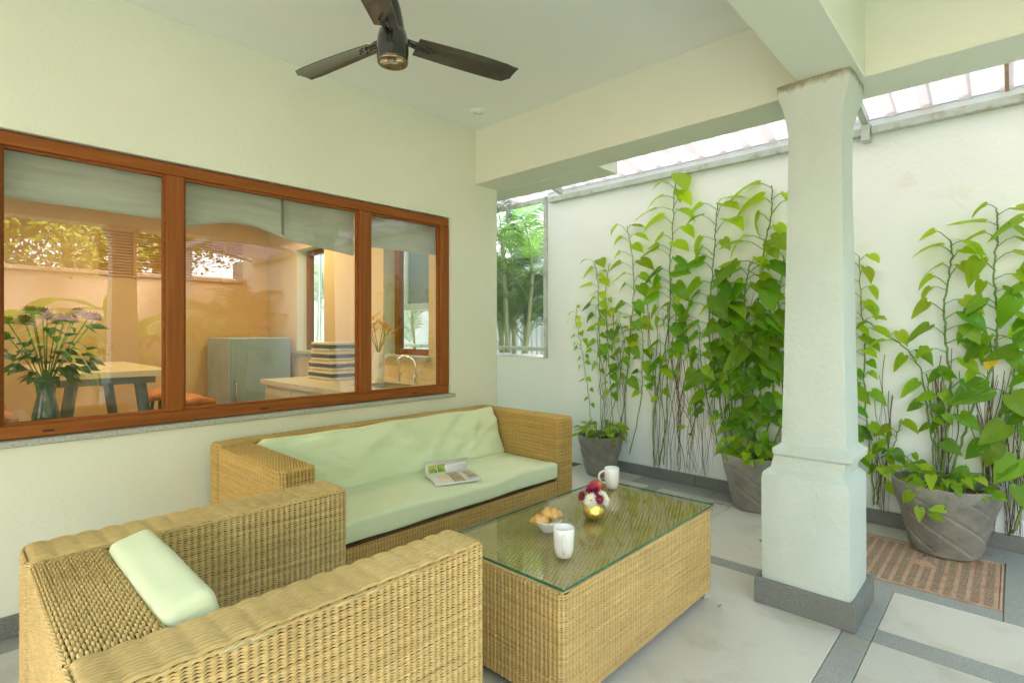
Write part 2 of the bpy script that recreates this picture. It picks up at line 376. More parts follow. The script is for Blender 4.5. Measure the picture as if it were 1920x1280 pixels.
def thing(name, loc, label, cat, group=None):
    o = bpy.data.objects.new(name, None); col.objects.link(o); o.location = loc; o.empty_display_size = .1
    ORI[o.name] = tuple(loc); return tag(o, label, cat, group)
def box(name, x0, x1, y0, y1, z0, z1, m, parent=None, bev=0, origin=None):
    return MB().box(x0, x1, y0, y1, z0, z1, bev=bev).build(name, m, parent, origin=origin)
# unproject a pixel of the photograph onto the plane of the thing it shows
def ray(px, py):
    u = (px-960)/1004; v = (622-py)/1004
    return (FX+u*RX, FY+u*RY, v)
def onY(px, py, y): d = ray(px, py); t = y/d[1]; return Vector((d[0]*t, y, H+d[2]*t))
def onX(px, py, x): d = ray(px, py); t = x/d[0]; return Vector((x, d[1]*t, H+d[2]*t))
def onZ(px, py, z): d = ray(px, py); t = (z-H)/d[2]; return Vector((d[0]*t, d[1]*t, z))

XW = -3.25      # porch face of the house wall
YB = 4.55       # face of the tall white wall
ZC = 3.0        # porch ceiling
ZB = 2.565      # underside of the beams

# ------------------------------------------------------------------ ground and porch floor
g = MB(); g.add([(-60, -60, -.02), (60, -60, -.02), (60, 60, -.02), (-60, 60, -.02)], [(0, 1, 2, 3)])
tag(g.build('ground', M['grass']), kind='structure')
pv = MB().box(2.41, 3.1, -7.8, YB-.01, -.12, -.004).build('path', M['paving']); tag(pv, kind='structure')  # pale strip outside the porch, added to bounce sunlight onto its ceiling
pv2 = MB().box(-9, 2.409, -7.8, -3.21, -.12, -.004).build('pavement', M['dark_paving']); tag(pv2, kind='structure')
fl = MB().box(XW, 2.4, -3.2, YB, -.15, -.012).build('patio_floor', M['strip']); tag(fl, kind='structure')
def slab(x0, x1, y0, y1, m, name='slab', top=0.0):
    return MB().box(x0+.0015, x1-.0015, y0+.0015, y1-.0015, -.0115, top, bev=.002).build(name, m, fl)
ss = [M['slab'], M['slab_b']]; k = 0
# strips between the slabs are their own stones
ys = [-3.19, -2.0, -.78, .44, 1.66, 3.08]
xs = [-3.1, -2.3, -1.44, -.572]
for j in range(len(ys)-1):
    for i in range(len(xs)-1):
        slab(xs[i], xs[i+1], ys[j], ys[j+1], ss[(i+j) % 2])
for i, (a, b) in enumerate(((-3.24, -2.35), (-2.23, -1.6), (-1.6, -.96))): slab(a, b, 3.19, 4.27, ss[i % 2])
slab(-2.35, -2.23, 3.19, 4.27, M['strip'], 'strip_stone', -.001)
for i, (a, b) in enumerate(((-3.1, -2.3), (-2.3, -1.44), (-1.44, -.572))): slab(a, b, 3.08, 3.19, M['strip'], 'strip_stone', -.001)
for (a, b) in ((-3.19, -1.0), (-1.0, 1.0), (1.0, 2.78), (2.918, 3.39)): slab(-.572, -.458, a, b, M['strip'], 'strip_stone', -.001)
slab(-.572, -.458, 2.78, 2.918, M['strip'], 'strip_stone', -.001)
for (a, b) in ((-3.19, -1.0), (-1.0, 1.0), (1.0, 3.07)): slab(-3.24, -3.1, a, b, M['strip'], 'strip_stone', -.001)
for i, (a, b) in enumerate(((-.458, .75), (.75, 2.0))):
    slab(a, b, 2.918, 3.39, ss[i]); slab(a, b, 1.5, 2.78, ss[1-i]); slab(a, b, 2.78, 2.918, M['strip'], 'strip_stone', -.001)
    for (c, d_) in ((-3.19, -1.6), (-1.6, 0), (0, 1.5)): slab(a, b, c, d_, ss[i])
slab(-.96, -.04, 3.39, 3.505, M['strip'], 'strip_stone', -.001); slab(-.04, 2.38, 3.39, 4.27, M['strip'], 'strip_stone', -.002)
slab(-.96, -.04, 4.235, 4.27, M['strip'], 'strip_stone', -.001)
for i in range(8):
    a = -3.24+i*.70; slab(a, a+.70, 4.27, 4.515, M['strip'] if i % 3 else M['slab_b'], 'border_stone', -.003)

# manhole cover let into the floor
mc = thing('manhole_cover', (-.5, 3.87, 0), 'rusty rectangular cast iron cover let into the floor beside the white column', 'manhole cover')
mx0, mx1, my0, my1 = -.955, -.045, 3.51, 4.23
MB().box(mx0+.012, mx1-.012, my0+.012, my1-.012, -.0105, -.004, bev=.002).build('plate', M['rust'], mc)
b = MB()
for (a0, a1, b0, b1) in ((mx0, mx1, my0, my0+.010), (mx0, mx1, my1-.010, my1), (mx0, mx0+.010, my0+.010, my1-.010), (mx1-.010, mx1, my0+.010, my1-.010)):
    b.box(a0, a1, b0, b1, -.011, .0015)
b.build('rim', M['rust'], mc)
b = MB(); cxm, cym = -.40, 3.93
for i in range(16):
    for j in range(19):
        x = mx0+.04+i*.0535; y = my0+.035+j*.035
        if abs(x+.017-cxm) < .055 and abs(y+.009-cym) < .032: continue
        if (i == 10 and 9 < j < 12): continue
        b.box(x, x+.034, y, y+.018, -.005, .0005)
tag(b.build('raised_studs', M['rust_dark'], mc), kind='stuff')
b = MB()
el = [(cxm+.066*math.cos(t*PI/16), cym+.036*math.sin(t*PI/16), -.001) for t in range(33)]
b.tube(el, .004, 5, cap=False)
for q in (-.03, .03): b.tube([(cxm+q+.02*math.cos(t*PI/8), cym+.02*math.sin(t*PI/8), -.001) for t in range(17)], .003, 5, cap=False); b.box(cxm+q-.015, cxm+q+.015, cym-.004, cym+.004, -.004, .001)
b.build('embossed_badge', M['rust'], mc, True)
for (x, y) in ((-.40, 4.07), (-.37, 3.73)):
    MB().lathe([(.011, 0), (.011, .0015)], (x, y, -.0035), 10).build('lift_hole', M['black'], mc)

# ------------------------------------------------------------------ house
house = thing('house', (-3.35, 0, 0), 'cream painted house with the wood framed kitchen window and covered porch', 'house')
WY0, WY1, WZ0, WZ1 = -.66, 2.765, .865, 2.25
b = MB(); xb = XW-.2
b.box(xb, XW, -3.2, WY0, 0, 3.12); b.box(xb, XW, WY1, 3.27, 0, 3.12)
b.box(xb, XW, WY0, WY1, 0, WZ0-.03); b.box(xb, XW, WY0, WY1, WZ1, 3.12)
b.build('porch_wall', M['wall'], house)
# end wall with two window openings
W1 = (-4.62, -3.89, 1.12, 2.32); W2 = (-6.55, -5.84, 1.12, 2.37)
b = MB(); y0, y1 = 3.05, 3.27
b.box(-9, W2[0], y0, y1, 0, 3.12); b.box(W2[1], W1[0], y0, y1, 0, 3.12); b.box(W1[1], xb, y0, y1, 0, 3.12)
for W in (W1, W2): b.box(W[0], W[1], y0, y1, 0, W[2]); b.box(W[0], W[1], y0, y1, W[3], 3.12)
b.build('end_wall', M['wall'], house)
MB().box(-9.2, -9, -3.2, 3.27, 0, 3.12).build('rear_wall', M['wall'], house)
MB().box(-9, xb, -3.2, -3.0, 0, 3.12).build('side_wall', M['wall'], house)
# inside linings
b = MB(); yi = 3.047
for W in ((-9, W2[0]), (W2[1], W1[0]), (W1[1], xb)): b.box(W[0], W[1], yi-.012, yi, 0, 2.74)
for W in (W1, W2): b.box(W[0], W[1], yi-.012, yi, 0, W[2]); b.box(W[0], W[1], yi-.012, yi, W[3], 2.74)
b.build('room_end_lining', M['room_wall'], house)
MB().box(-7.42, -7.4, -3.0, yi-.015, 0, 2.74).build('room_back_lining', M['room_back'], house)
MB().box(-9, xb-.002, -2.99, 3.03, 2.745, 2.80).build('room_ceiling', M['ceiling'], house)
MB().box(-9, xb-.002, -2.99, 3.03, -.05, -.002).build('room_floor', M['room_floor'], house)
MB().box(-9, XW, -3.2, 3.27, 3.121, 3.25).build('roof_slab', M['ceiling'], house)
MB().box(XW+.001, 1.15, -3.2, 3.008, ZC, 3.12).build('porch_ceiling', M['ceiling'], house)
b = MB().box(XW+.001, 1.15, 3.01, 3.31, ZB, 3.12, bev=.006); b.build('front_beam', M['beam'], house)
MB().box(-.776, -.52, -2.899, 3.008, ZB+.001, ZC-.001, bev=.005).build('cross_beam', M['beam'], house)
MB().box(0.90, 1.149, -3.2, 3.008, ZB, ZC-.001).build('edge_beam', M['beam'], house)
MB().box(XW+.001, .899, -3.2, -2.9, ZB, ZC-.001).build('end_beam', M['beam'], house)
MB().box(-9, XW, 3.272, 3.56, ZB+.002, 2.70).build('eave_slab', M['beam'], house)
MB().box(XW+.001, -2.24, 3.312, 3.575, ZB+.0015, 2.70, bev=.004).build('eave_slab', M['beam'], house)
for (a, c) in ((-3.19, -2.0), (-2.0, -.8), (-.8, .4), (.4, 1.6), (1.6, 2.6), (2.6, 3.268)):
    MB().box(XW, XW+.018, a+.001, c-.001, .0005, .095, bev=.002).build('skirting_stone', M['granite'], house)
# the long window
kw = MB().box(XW-.085, XW-.02, WY0+.005, 2.752, WZ0+.003, WZ0+.062, bev=.004).build('window', M['wood_y'], house)
MB().box(XW-.085, XW-.02, WY0+.005, 2.752, 2.183, 2.243, bev=.004).build('frame_head', M['wood_y'], kw)
for (a, c) in ((WY0+.005, WY0+.085), (.09, .18), (.812, .898), (1.959, 2.051), (2.668, 2.752)):
    MB().box(XW-.083, XW-.018, a, c, WZ0+.0625, 2.1825, bev=.004).build('mullion', M['wood_z'], kw)
panes = ((WY0+.085, .09), (.18, .812), (.898, 1.959), (2.051, 2.668))
for (a, c) in panes:
    b = MB(); z0, z1, x = WZ0+.062, 2.183, XW-.055
    for (p, q, r_, s_) in ((a, c, z0, z0+.013), (a, c, z1-.013, z1), (a, a+.011, z0+.013, z1-.013), (c-.011, c, z0+.013, z1-.013)):
        b.box(x-.012, x+.018, p+.0005, q-.0005, r_+.0005, s_-.0005)
    b.build('glazing_bead', M['wood_y'], kw)
    MB().add([(x, a+.009, z0+.011), (x, c-.009, z0+.011), (x, c-.009, z1-.011), (x, a+.009, z1-.011)], [(0, 1, 2, 3)]).build('pane', M['glass'], kw)
for y in (.34, 1.32, 2.42):
    MB().box(XW-.0205, XW-.0185, y-.022, y+.022, WZ0+.024, WZ0+.032).build('drain_slot', M['black'], kw)
MB().box(xb+.002, XW+.022, WY0-.02, 2.79, WZ0-.028, WZ0, bev=.004).build('window_sill', M['sill'], house)
b = MB(); b.box(XW-.2, XW-.001, 2.7535, WY1-.001, WZ0+.002, WZ1-.001); b.build('window_reveal', M['wall'], house)
MB().box(xb-.22, xb-.001, WY0-.1, 2.06, WZ0-.045, WZ0-.005).build('inner_ledge', M['counter'], house)
# end-wall windows
for W in (W1, W2):
    wf = MB().box(W[0], W[1], 3.17, 3.23, W[2], W[2]+.06).build('window', M['wood_y'], house)
    MB().box(W[0], W[1], 3.17, 3.23, W[3]-.06, W[3]).build('frame_head', M['wood_y'], wf)
    for a in (W[0], W[1]-.07): MB().box(a, a+.07, 3.168, 3.232, W[2]+.061, W[3]-.061).build('mullion', M['wood_z'], wf)
    MB().add([(W[0]+.065, 3.2, W[2]+.05), (W[1]-.065, 3.2, W[2]+.05), (W[1]-.065, 3.2, W[3]-.05), (W[0]+.065, 3.2, W[3]-.05)], [(0, 1, 2, 3)]).build('pane', M['glass'], wf)
    MB().box(W[0]-.03, W[1]+.03, 2.99, 3.165, W[2]-.035, W[2]-.003).build('window_sill', M['sill'], house)
# porch column
def column(name, cx, cy, label, cap_top, px=0):
    c = thing(name, (cx, cy, 0), label, 'column')
    px_ = cx+px
    sec = [(0.004, .199, px_), (.62, .199, px_), (.645, .196, px_), (.672, .166, px_), (.735, .164, px_*.5+cx*.5), (.748, .180, cx), (.77, .182, cx), (.785, .160, cx), (.80, .146, cx),
           (1.2, .138, cx), (1.7, .129, cx), (2.2, .121, cx), (2.32, .121, cx), (2.39, .128, cx), (2.45, .141, cx), (2.50, .157, cx), (2.53, .163, cx), (cap_top, .164, cx)]
    b = MB(); V, F = [], []; n = 32
    dense = []
    for (a, d_) in zip(sec, sec[1:]):
        m_ = max(1, int((d_[0]-a[0])/.05))
        for q in range(m_): t = q/m_; dense.append(tuple(a[i]+(d_[i]-a[i])*t for i in range(3)))
    dense.append(sec[-1])
    for (z, hw, x) in dense:
        for k in range(n):
            t = 2*PI*k/n+PI/4+1e-4
            cx_, cy_ = math.cos(t), math.sin(t); m_ = max(abs(cx_), abs(cy_))
            qx, qy = cx_/m_, cy_/m_
            l = (abs(qx)**14+abs(qy)**14)**(1/14.)
            qx, qy = qx/l, qy/l
            wob = noise.noise(Vector((x+qx*.3, cy+qy*.3, z*1.2))*3.1)*.0035+noise.noise(Vector((x+qx*.3, cy+qy*.3, z))*11)*.0012
            V.append((x+qx*(hw+wob), cy+qy*(hw+wob), z))
    for i in range(len(dense)-1):
        for k in range(n): F.append((i*n+k, i*n+(k+1) % n, (i+1)*n+(k+1) % n, (i+1)*n+k))
    F.append(tuple(range((len(dense)-1)*n, len(dense)*n)))
    b.add(V, F); b.build('shaft', M['column'], c, 'auto')
    for (x0, x1, y0, y1) in ((px_-.218, px_+.218, cy-.218, cy-.196), (px_-.218, px_+.218, cy+.196, cy+.218), (px_-.218, px_-.196, cy-.1955, cy+.1955), (px_+.196, px_+.218, cy-.1955, cy+.1955)):
        MB().box(x0, x1, y0, y1, .0005, .125, bev=.002).build('skirting_stone', M['granite'], c)
    return c
column('porch_column', -.71, 3.01, 'white plastered column with flared cap and dark granite foot beside the iron cover', 2.5655, -.027)
column('garden_column', 1.02, 1.45, 'white plastered column at the garden edge, mirrored in the kitchen window', 2.5645)
# downlight in the ceiling
dl = thing('ceiling_light', (-2.915, 2.738, 2.99), 'small round unlit white lamp cover on the ceiling near the beam', 'ceiling light')
MB().lathe([(.058, .0095), (.062, .004), (.056, 0), (.045, -.002)], (-2.915, 2.738, 2.99), 28).build('trim_ring', M['ceiling'], dl, True)
MB().lathe([(.044, .002), (.040, -.006), (.02, -.012), (0, -.014)], (-2.915, 2.738, 2.99), 28).build('cover', M['white_ceramic'], dl, True)

# ------------------------------------------------------------------ tall white wall with grill opening
bw = thing('courtyard_wall', (0, YB+.1, 0), 'tall white plastered wall with stains behind the climbing vines', 'wall')
b = MB(); OX = -3.735
b.box(OX, 6.4, YB, YB+.22, -.02, 2.9)
b.build('wall', M['back_wall'], bw)
lw = MB(); lw.box(-12, OX-.001, YB+.003, YB+.223, -.02, 1.06); lw.build('low_wall', M['back_wall'], bw)
b = MB()
V, F = [], []; nx_ = 60
for i in range(nx_+1):
    x = -12+(OX+12-.002)*i/nx_
    for (yy, zz) in ((YB+.004, 1.06), (YB+.012, 1.085), (YB+.20, 1.09), (YB+.222, 1.06)):
        V.append((x, yy+random.uniform(-.004, .004), zz+random.uniform(-.012, .012) if zz > 1.07 else zz))
for i in range(nx_):
    for j in range(3): F.append((i*4+j, i*4+j+1, i*4+5+j, i*4+4+j))
b.add(V, F); b.build('crumbling_ledge', M['slab_b'], bw, True)
for i in range(8):
    a = -3.2+i*1.16
    MB().box(a+.001, a+1.159, YB-.032, YB-.0005, -.008, .092, bev=.003).build('skirting_stone', M['granite'], bw)
# chain-link grill
gr = thing('wire_grill', (-4.5, YB+.08, 1.09), 'grey green steel frame with chain link mesh over the opening beside the white wall', 'grill')
gy = YB-.004
def bar(x0, x1, z0, z1, n='frame_bar', y=0): return MB().box(x0, x1, gy-.02+y, gy+.02+y, z0, z1, bev=.003).build(n, M['steel'], gr)
bar(OX-.045, OX-.002, 1.07, 2.83); bar(-11.9, OX-.046, 2.775, 2.825); bar(-11.9, OX-.046, 1.135, 1.185)
for x in (-5.35, -7.1, -8.9, -10.6): bar(x, x+.04, 1.186, 2.774)
bar(-4.33, -4.29, 2.62, 2.83, 'bracket', -.021)
b = MB(); p = .052; z0, z1 = 1.186, 2.774; nz_ = int((z1-z0)/p)
Vs, Qs = [], []
nwire = int((OX-.046+11.9)/p)
for i in range(nwire):
    x = -11.9+(i+.5)*p; pts = []
    for j in range(nz_*2+1):
        pts.append((x+(p*.5 if j % 2 else -p*.5)*(1.04), gy+(.0022 if j % 2 else -.0022), z0+j*(z1-z0)/(nz_*2)))
    b.tube(pts, .0029, 3, cap=False)
tag(b.build('chain_link', M['mesh_wire'], gr), kind='stuff')

# ------------------------------------------------------------------ skylight roof between beam and wall
sk = thing('skylight_roof', (-1, 3.9, 2.8), 'milky corrugated roof sheets on grey green steel above the vines', 'roof')
def zsheet(y): return 2.845+(4.62-y)*.205
b = None
x = -8.6; pw = .98; i = 0
while x < 5.0:  # right-hand run continued out of view, added to shade the open side
    b = MB(); V, F = [], []; n_ = 0
    xs_ = []
    q = x
    while q < x+pw-.001:
        xs_ += [(q, 0), (q+.10, 0), (q+.118, .022), (q+.148, .022), (q+.166, 0)]; q += .196
    xs_.append((x+pw, 0))
    off = .003*(i % 2)
    for (xx, dz) in xs_:
        V.append((xx, 3.33, zsheet(3.33)+dz+off)); V.append((xx, 4.62, zsheet(4.62)+dz+off))
    for k in range(len(xs_)-1): F.append((2*k, 2*k+1, 2*k+3, 2*k+2))
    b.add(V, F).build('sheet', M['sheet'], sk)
    for k in range(5):
        x0 = x+k*.196+.094; x1 = x0+.078
        if -4.2 < x0 < 1.5: MB().add([(x0, 3.34, zsheet(3.34)-.006), (x1, 3.34, zsheet(3.34)-.006), (x1, 4.6, zsheet(4.6)-.006), (x0, 4.6, zsheet(4.6)-.006)], [(0, 1, 2, 3)]).build('lap_strip', M['lap'], sk)  # strips added under the sheet to tint in soft bands of rib shade
    x += .98; i += 1
for (x0, x1) in ((-3.68, -.80), (-.74, 5.2)):
    MB().box(x0, x1, 4.49, 4.546, 2.748, 2.80, bev=.003).build('steel_angle', M['steel'], sk)
def rafter(x, w_=.04, y0=3.34, y1=4.488):
    z0, z1 = zsheet(y0)-.01, zsheet(y1)-.01
    V = [(x+a, y, z+h) for (y, z) in ((y0, z0), (y1, z1)) for a in (0, w_) for h in (-.06, 0)]
    MB().add(V, [(0, 1, 3, 2), (4, 6, 7, 5), (0, 4, 5, 1), (2, 3, 7, 6), (0, 2, 6, 4), (1, 5, 7, 3)]).build('rafter', M['steel'], sk)
for x in (-7.2, -5.3, -3.52, -.79, 1.3, 3.2, 5.1): rafter(x)
MB().box(1.151, 5.2, 3.2, 3.32, 2.95, 3.06).build('steel_purlin', M['steel'], sk); MB().box(5.0, 5.12, 3.2, 3.32, 0, 2.949).build('steel_post', M['steel'], sk)
MB().box(-.795, -.745, 4.45, 4.547, 2.70, 2.82).build('bracket', M['steel'], sk)
b = MB(); V = [(-.045, 3.4, zsheet(3.4)-.004), (-.025, 3.4, zsheet(3.4)-.004), (-.025, 4.6, zsheet(4.6)-.004), (-.045, 4.6, zsheet(4.6)-.004)]
b.add(V+[(x, y, z-.008) for x, y, z in V], [(0, 1, 2, 3), (7, 6, 5, 4), (0, 4, 5, 1), (2, 6, 7, 3), (1, 5, 6, 2), (3, 7, 4, 0)]).build('sheet_joint', M['rust'], sk)

# ------------------------------------------------------------------ ceiling fan
FC = Vector((-1.948, 1.326, 2.60))
fan = thing('ceiling_fan', tuple(FC), 'dark three bladed ceiling fan hanging on a rod', 'ceiling fan')
f = FC
MB().tube([f+Vector((0, 0, .17)), f+Vector((0, 0, .39))], .0135, 14).build('rod', M['hinge_steel'], fan, True)
MB().lathe([(.016, .17), (.026, .165), (.036, .13), (.045, .085), (.050, .05), (.050, .045)], f, 32).build('canopy', M['fan_dark'], fan, 'auto')
MB().lathe([(.02, .3995), (.06, .3995), (.058, .37), (.03, .335), (.0136, .325)], f, 28).build('ceiling_cup', M['fan_dark'], fan, True)
MB().lathe([(0.0499, .044), (0.0585, .035), (0.0654, .0), (0.0679, -.04), (0.0654, -.085), (0.0636, -.09)], f, 40).build('motor_housing', M['fan_dark'], fan, 'auto')
MB().lathe([(0.0641, -.0905), (0.0654, -.095), (0.0619, -.10), (0.0550, -.098), (0.0516, -.092)], f, 40).build('rim', M['bronze'], fan, True)
MB().lathe([(0.0516, -.0915), (0.0430, -.088), (0.0215, -.092), (0.0189, -.0985), (0.0000, -.10)], f, 32).build('end_cap', M['chrome'], fan, True)
b = MB(); b.box(-.05, .05, -.006, .006, -.0955, -.090)
V = [Vector(v) for v in b.v]; b.v = [tuple(Matrix.Rotation(0.5160, 3, 'Z') @ v+f) for v in V]; b.build('cap_bar', M['chrome'], fan)
for ai, ang in enumerate((192.7, 72.7, 312.7)):
    rot = Matrix.Rotation(R(ang), 3, 'Z')
    b = MB(); V, F = [], []; N_ = 16
    for i in range(N_+1):
        t = i/N_; r = .105+.485*t
        wl = -.052-.012*math.sin(t*PI*.6); wr = .05+.015*math.sin(t*PI*.7)
        if t > .9: s_ = math.sqrt(max(0, 1-((t-.9)/.1)**2)); wr *= .35+.65*s_; wl *= .92
        pit = -.21+.07*t
        for (wv, zz) in ((wl, 0), (wl*.45, .003), (wr*.45, .003), (wr, 0)):
            for th in (0, -.004): V.append((r, wv, zz+th+wv*math.tan(pit)-.01*t*t))
    for i in range(N_):
        a, c = i*8, (i+1)*8
        for j in range(3):
            F.append((a+2*j, a+2*j+2, c+2*j+2, c+2*j)); F.append((a+2*j+1, c+2*j+1, c+2*j+3, a+2*j+3))
        F.append((a, c, c+1, a+1)); F.append((a+6, a+7, c+7, c+6))
    F.append((0, 1, 3, 5, 7, 6, 4, 2)); F.append(tuple(N_*8+q for q in (0, 2, 4, 6, 7, 5, 3, 1)))
    b.add([rot @ Vector(v)+f for v in V], F); bl = b.build('blade', M['fan_blade'], fan, 'auto')
    b = MB(); b.tube([rot @ Vector((.05, .0, .012))+f, rot @ Vector((.09, .012, .006))+f, rot @ Vector((.15, .01, -.006))+f], [.012, .010, .007], 8)
    b.tube([rot @ Vector((.05, -.01, .01))+f, rot @ Vector((.15, -.016, .002))+f], [.010, .006], 8)
    b.build('blade_iron', M['fan_dark'], fan, True)
    for (a_, c_) in ((.165, .014), (.165, -.016), (.19, 0)):
        q = rot @ Vector((a_, c_, -.0075+c_*math.tan(-.2)))+f
        MB().lathe([(.0055, .003), (.0055, -.001), (0, -.0025)], q, 8).build('screw', M['black'], bl)

# ------------------------------------------------------------------ wicker furniture
def strands(path, nrm, V, rows, pitch_row, cum, pitch, rad, amp, mode='plain', fat=1.0, edge=0.0, prof=4, closed=True):
    """woven strands running along path, stacked along V"""
    path = np.asarray(path, float); nrm = np.asarray(nrm, float); V = np.asarray(V, float)
    n = len(path); Vs, Qs = [], []; off = 0
    P = [(-1, -.55), (-.45, .8), (.45, .8), (1, -.55)] if prof == 4 else [(-1, -.5), (0, .85), (1, -.5)]
    m_ = len(P); wid = np.ones(n)
    jit = np.random.RandomState(3)
    alt = .5+.5*np.cos(PI*cum/pitch)                        # every other rib stands out more
    for j in range(rows):
        if mode == 'plain': wv = amp*np.cos(PI*cum/pitch+PI*j)
        elif mode == 'ladder':                                # strands pinch together on the ribs and part between them
            c_ = .5+.5*np.cos(2*PI*cum/pitch)
            wv = amp*(c_*(.6+.4*alt)-.5)+.0004*np.sin(cum*23+j*2.3); wid = (.52+.04*jit.randn(n))+(.60+.03*jit.randn(n))*c_
        elif mode == 'rib': wv = amp*np.abs(np.sin(PI*cum/pitch))**.7+amp*.18*(jit.rand()-.5)
        d = (j+.5)*pitch_row+jit.uniform(-.03, .03)*pitch_row
        if edge:
            tot = rows*pitch_row; e = min(d, tot-d)
            if e < edge: wv = wv-(edge-math.sqrt(max(0, edge**2-(edge-e)**2)))*.7
        sh = .0006*np.sin(cum*9+j*1.7)
        C = path+V*d+nrm*wv[:, None]+V*sh[:, None]
        ring = np.stack([C+V*(a*rad*wid)[:, None]+nrm*(c*rad*fat) for a, c in P], 1)
        Vs.append(ring.reshape(-1, 3))
        i = np.arange(n-1 if not closed else n); i2 = (i+1) % n
        for k in range(m_-1):
            Qs.append(np.stack([off+i*m_+k, off+i2*m_+k, off+i2*m_+k+1, off+i*m_+k+1], 1))
        off += n*m_
    return np.concatenate(Vs), np.concatenate(Qs)
def rrect(x0, x1, y0, y1, r, n):
    """n samples by arc length round a rounded rectangle: points, outward normals, cumulated length"""
    pts, nr = [], []
    for (cx, cy, a0) in ((x1-r, y0+r, -90), (x1-r, y1-r, 0), (x0+r, y1-r, 90), (x0+r, y0+r, 180)):
        for k in range(9):
            a = R(a0+k*90/8); pts.append((cx+r*math.cos(a), cy+r*math.sin(a))); nr.append((math.cos(a), math.sin(a)))
    pts = np.array(pts+[pts[0]]); nr = np.array(nr+[nr[0]])
    L_ = np.concatenate([[0], np.cumsum(np.hypot(*(np.diff(pts, axis=0).T)))]); T = L_[-1]
    s_ = np.arange(n)*T/n
    P = np.stack([np.interp(s_, L_, pts[:, i]) for i in (0, 1)], 1); N_ = np.stack([np.interp(s_, L_, nr[:, i]) for i in (0, 1)], 1)
    N_ /= np.linalg.norm(N_, axis=1)[:, None]
    return P, N_, s_, T
ROW = .0068; PIT = .0195
def wrap(b, x0, x1, y0, y1, z0, z1, r=.022, sub=4, prof=3, pit=PIT, row=ROW):
    per = 2*((x1-x0)+(y1-y0))-8*r+2*PI*r; ns = max(8, int(round(per/pit/2))*2); pit = per/ns
    P, N_, s_, T = rrect(x0, x1, y0, y1, r, ns*sub); pit = T/ns
    z = np.full((len(P), 1), z0); path = np.hstack([P, z]); nn = np.hstack([N_, np.zeros((len(P), 1))])
    rows = int((z1-z0)/row)
    V, Q = strands(path, nn, (0, 0, 1), rows, row, s_, pit, row*.53, .0055, 'ladder', .72, prof=prof); b.block(V, Q, 0)
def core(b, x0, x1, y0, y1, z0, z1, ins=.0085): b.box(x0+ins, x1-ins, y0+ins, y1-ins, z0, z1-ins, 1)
def top_rib(b, x0, x1, y0, y1, z, axis, pit=.055, row=.0118, amp=.0048, mode='rib', sub=6, edge=.014):
    if axis == 'y': L0, L1, w0, w1 = y0, y1, x0, x1
    else: L0, L1, w0, w1 = x0, x1, y0, y1
    n_ = max(2, int(round((L1-L0)/pit))); pit = (L1-L0)/n_; m_ = n_*sub+1
    s_ = np.linspace(0, L1-L0, m_)
    rl = .018                                     # round the ends over
    drop = np.where(s_ < rl, rl-np.sqrt(np.maximum(0, rl**2-(rl-s_)**2)), 0)+np.where(s_ > L1-L0-rl, rl-np.sqrt(np.maximum(0, rl**2-(rl-(L1-L0-s_))**2)), 0)
    path = np.zeros((m_, 3))
    if axis == 'y': path[:, 1] = L0+s_; path[:, 0] = w0; V = (1, 0, 0)
    else: path[:, 0] = L0+s_; path[:, 1] = w0; V = (0, 1, 0)
    path[:, 2] = z-drop*.7; nn = np.tile((0., 0., 1.), (m_, 1))
    rows = int((w1-w0)/row); row = (w1-w0)/rows
    Vv, Q = strands(path, nn, V, rows, row, s_, pit, row*(.40 if mode == 'rib' else .47), amp, mode, 1.25 if mode == 'rib' else 1.0, edge, closed=False)
    b.block(Vv, Q, 0)
def rope(b, pts, r=.0042, off=.0042, pitch=.028, mi=0, closed=False, n=5):
    pts = [Vector(p) for p in pts]
    if closed: pts = pts+[pts[0]]
    L_ = [0]
    for a, c in zip(pts, pts[1:]): L_.append(L_[-1]+(c-a).length)
    N_ = max(4, int(L_[-1]/(pitch/6)))
    X = np.array([tuple(p) for p in pts]); s_ = np.linspace(0, L_[-1], N_+1)
    C = np.stack([np.interp(s_, L_, X[:, i]) for i in range(3)], 1)
    for ph in (0, PI):
        out = []
        for i in range(N_+1):
            d = Vector(C[min(i+1, N_)]-C[max(i-1, 0)]).normalized(); up = Vector((0, 0, 1)) if abs(d.z) < .9 else Vector((1, 0, 0))
            a = d.cross(up).normalized(); c = a.cross(d); t = 2*PI*s_[i]/pitch+ph
            out.append(Vector(C[i])+a*(math.cos(t)*off)+c*(math.sin(t)*off*.8))
        b.tube(out, r, n, mi, cap=False)
WM = [M['wicker'], M['dark_core'], M['wicker_worn']]; WS = [M['wicker_sofa'], M['dark_core'], M['wicker_worn']]
def rloop(x0, x1, y0, y1, z, r=.02):
    P, N_, s_, T = rrect(x0, x1, y0, y1, r, 60); return [(p[0], p[1], z) for p in P]
def block(name, par, x0, x1, y0, y1, z0, z1, axis='y', top='rib', sub=4, prof=3, r=.022, pit=PIT, rp=.055, mats=None):
    b = MB(); core(b, x0, x1, y0, y1, z0+.004, z1-.004)
    wrap(b, x0, x1, y0, y1, z0, z1-.012, r, sub, prof, pit)
    if top == 'rib': top_rib(b, x0+.004, x1-.004, y0+.004, y1-.004, z1-.008, axis, pit=rp)
    elif top == 'plain': top_rib(b, x0+.004, x1-.004, y0+.004, y1-.004, z1-.006, axis, pit=.0155, row=.0066, amp=.0036, mode='plain', sub=4)
    if top: rope(b, rloop(x0+.001, x1-.001, y0+.001, y1-.001, z1-.012, r), closed=True, r=.0027, off=.0025, pitch=.04)
    o = b.build(name, mats or WM, par, True); return o

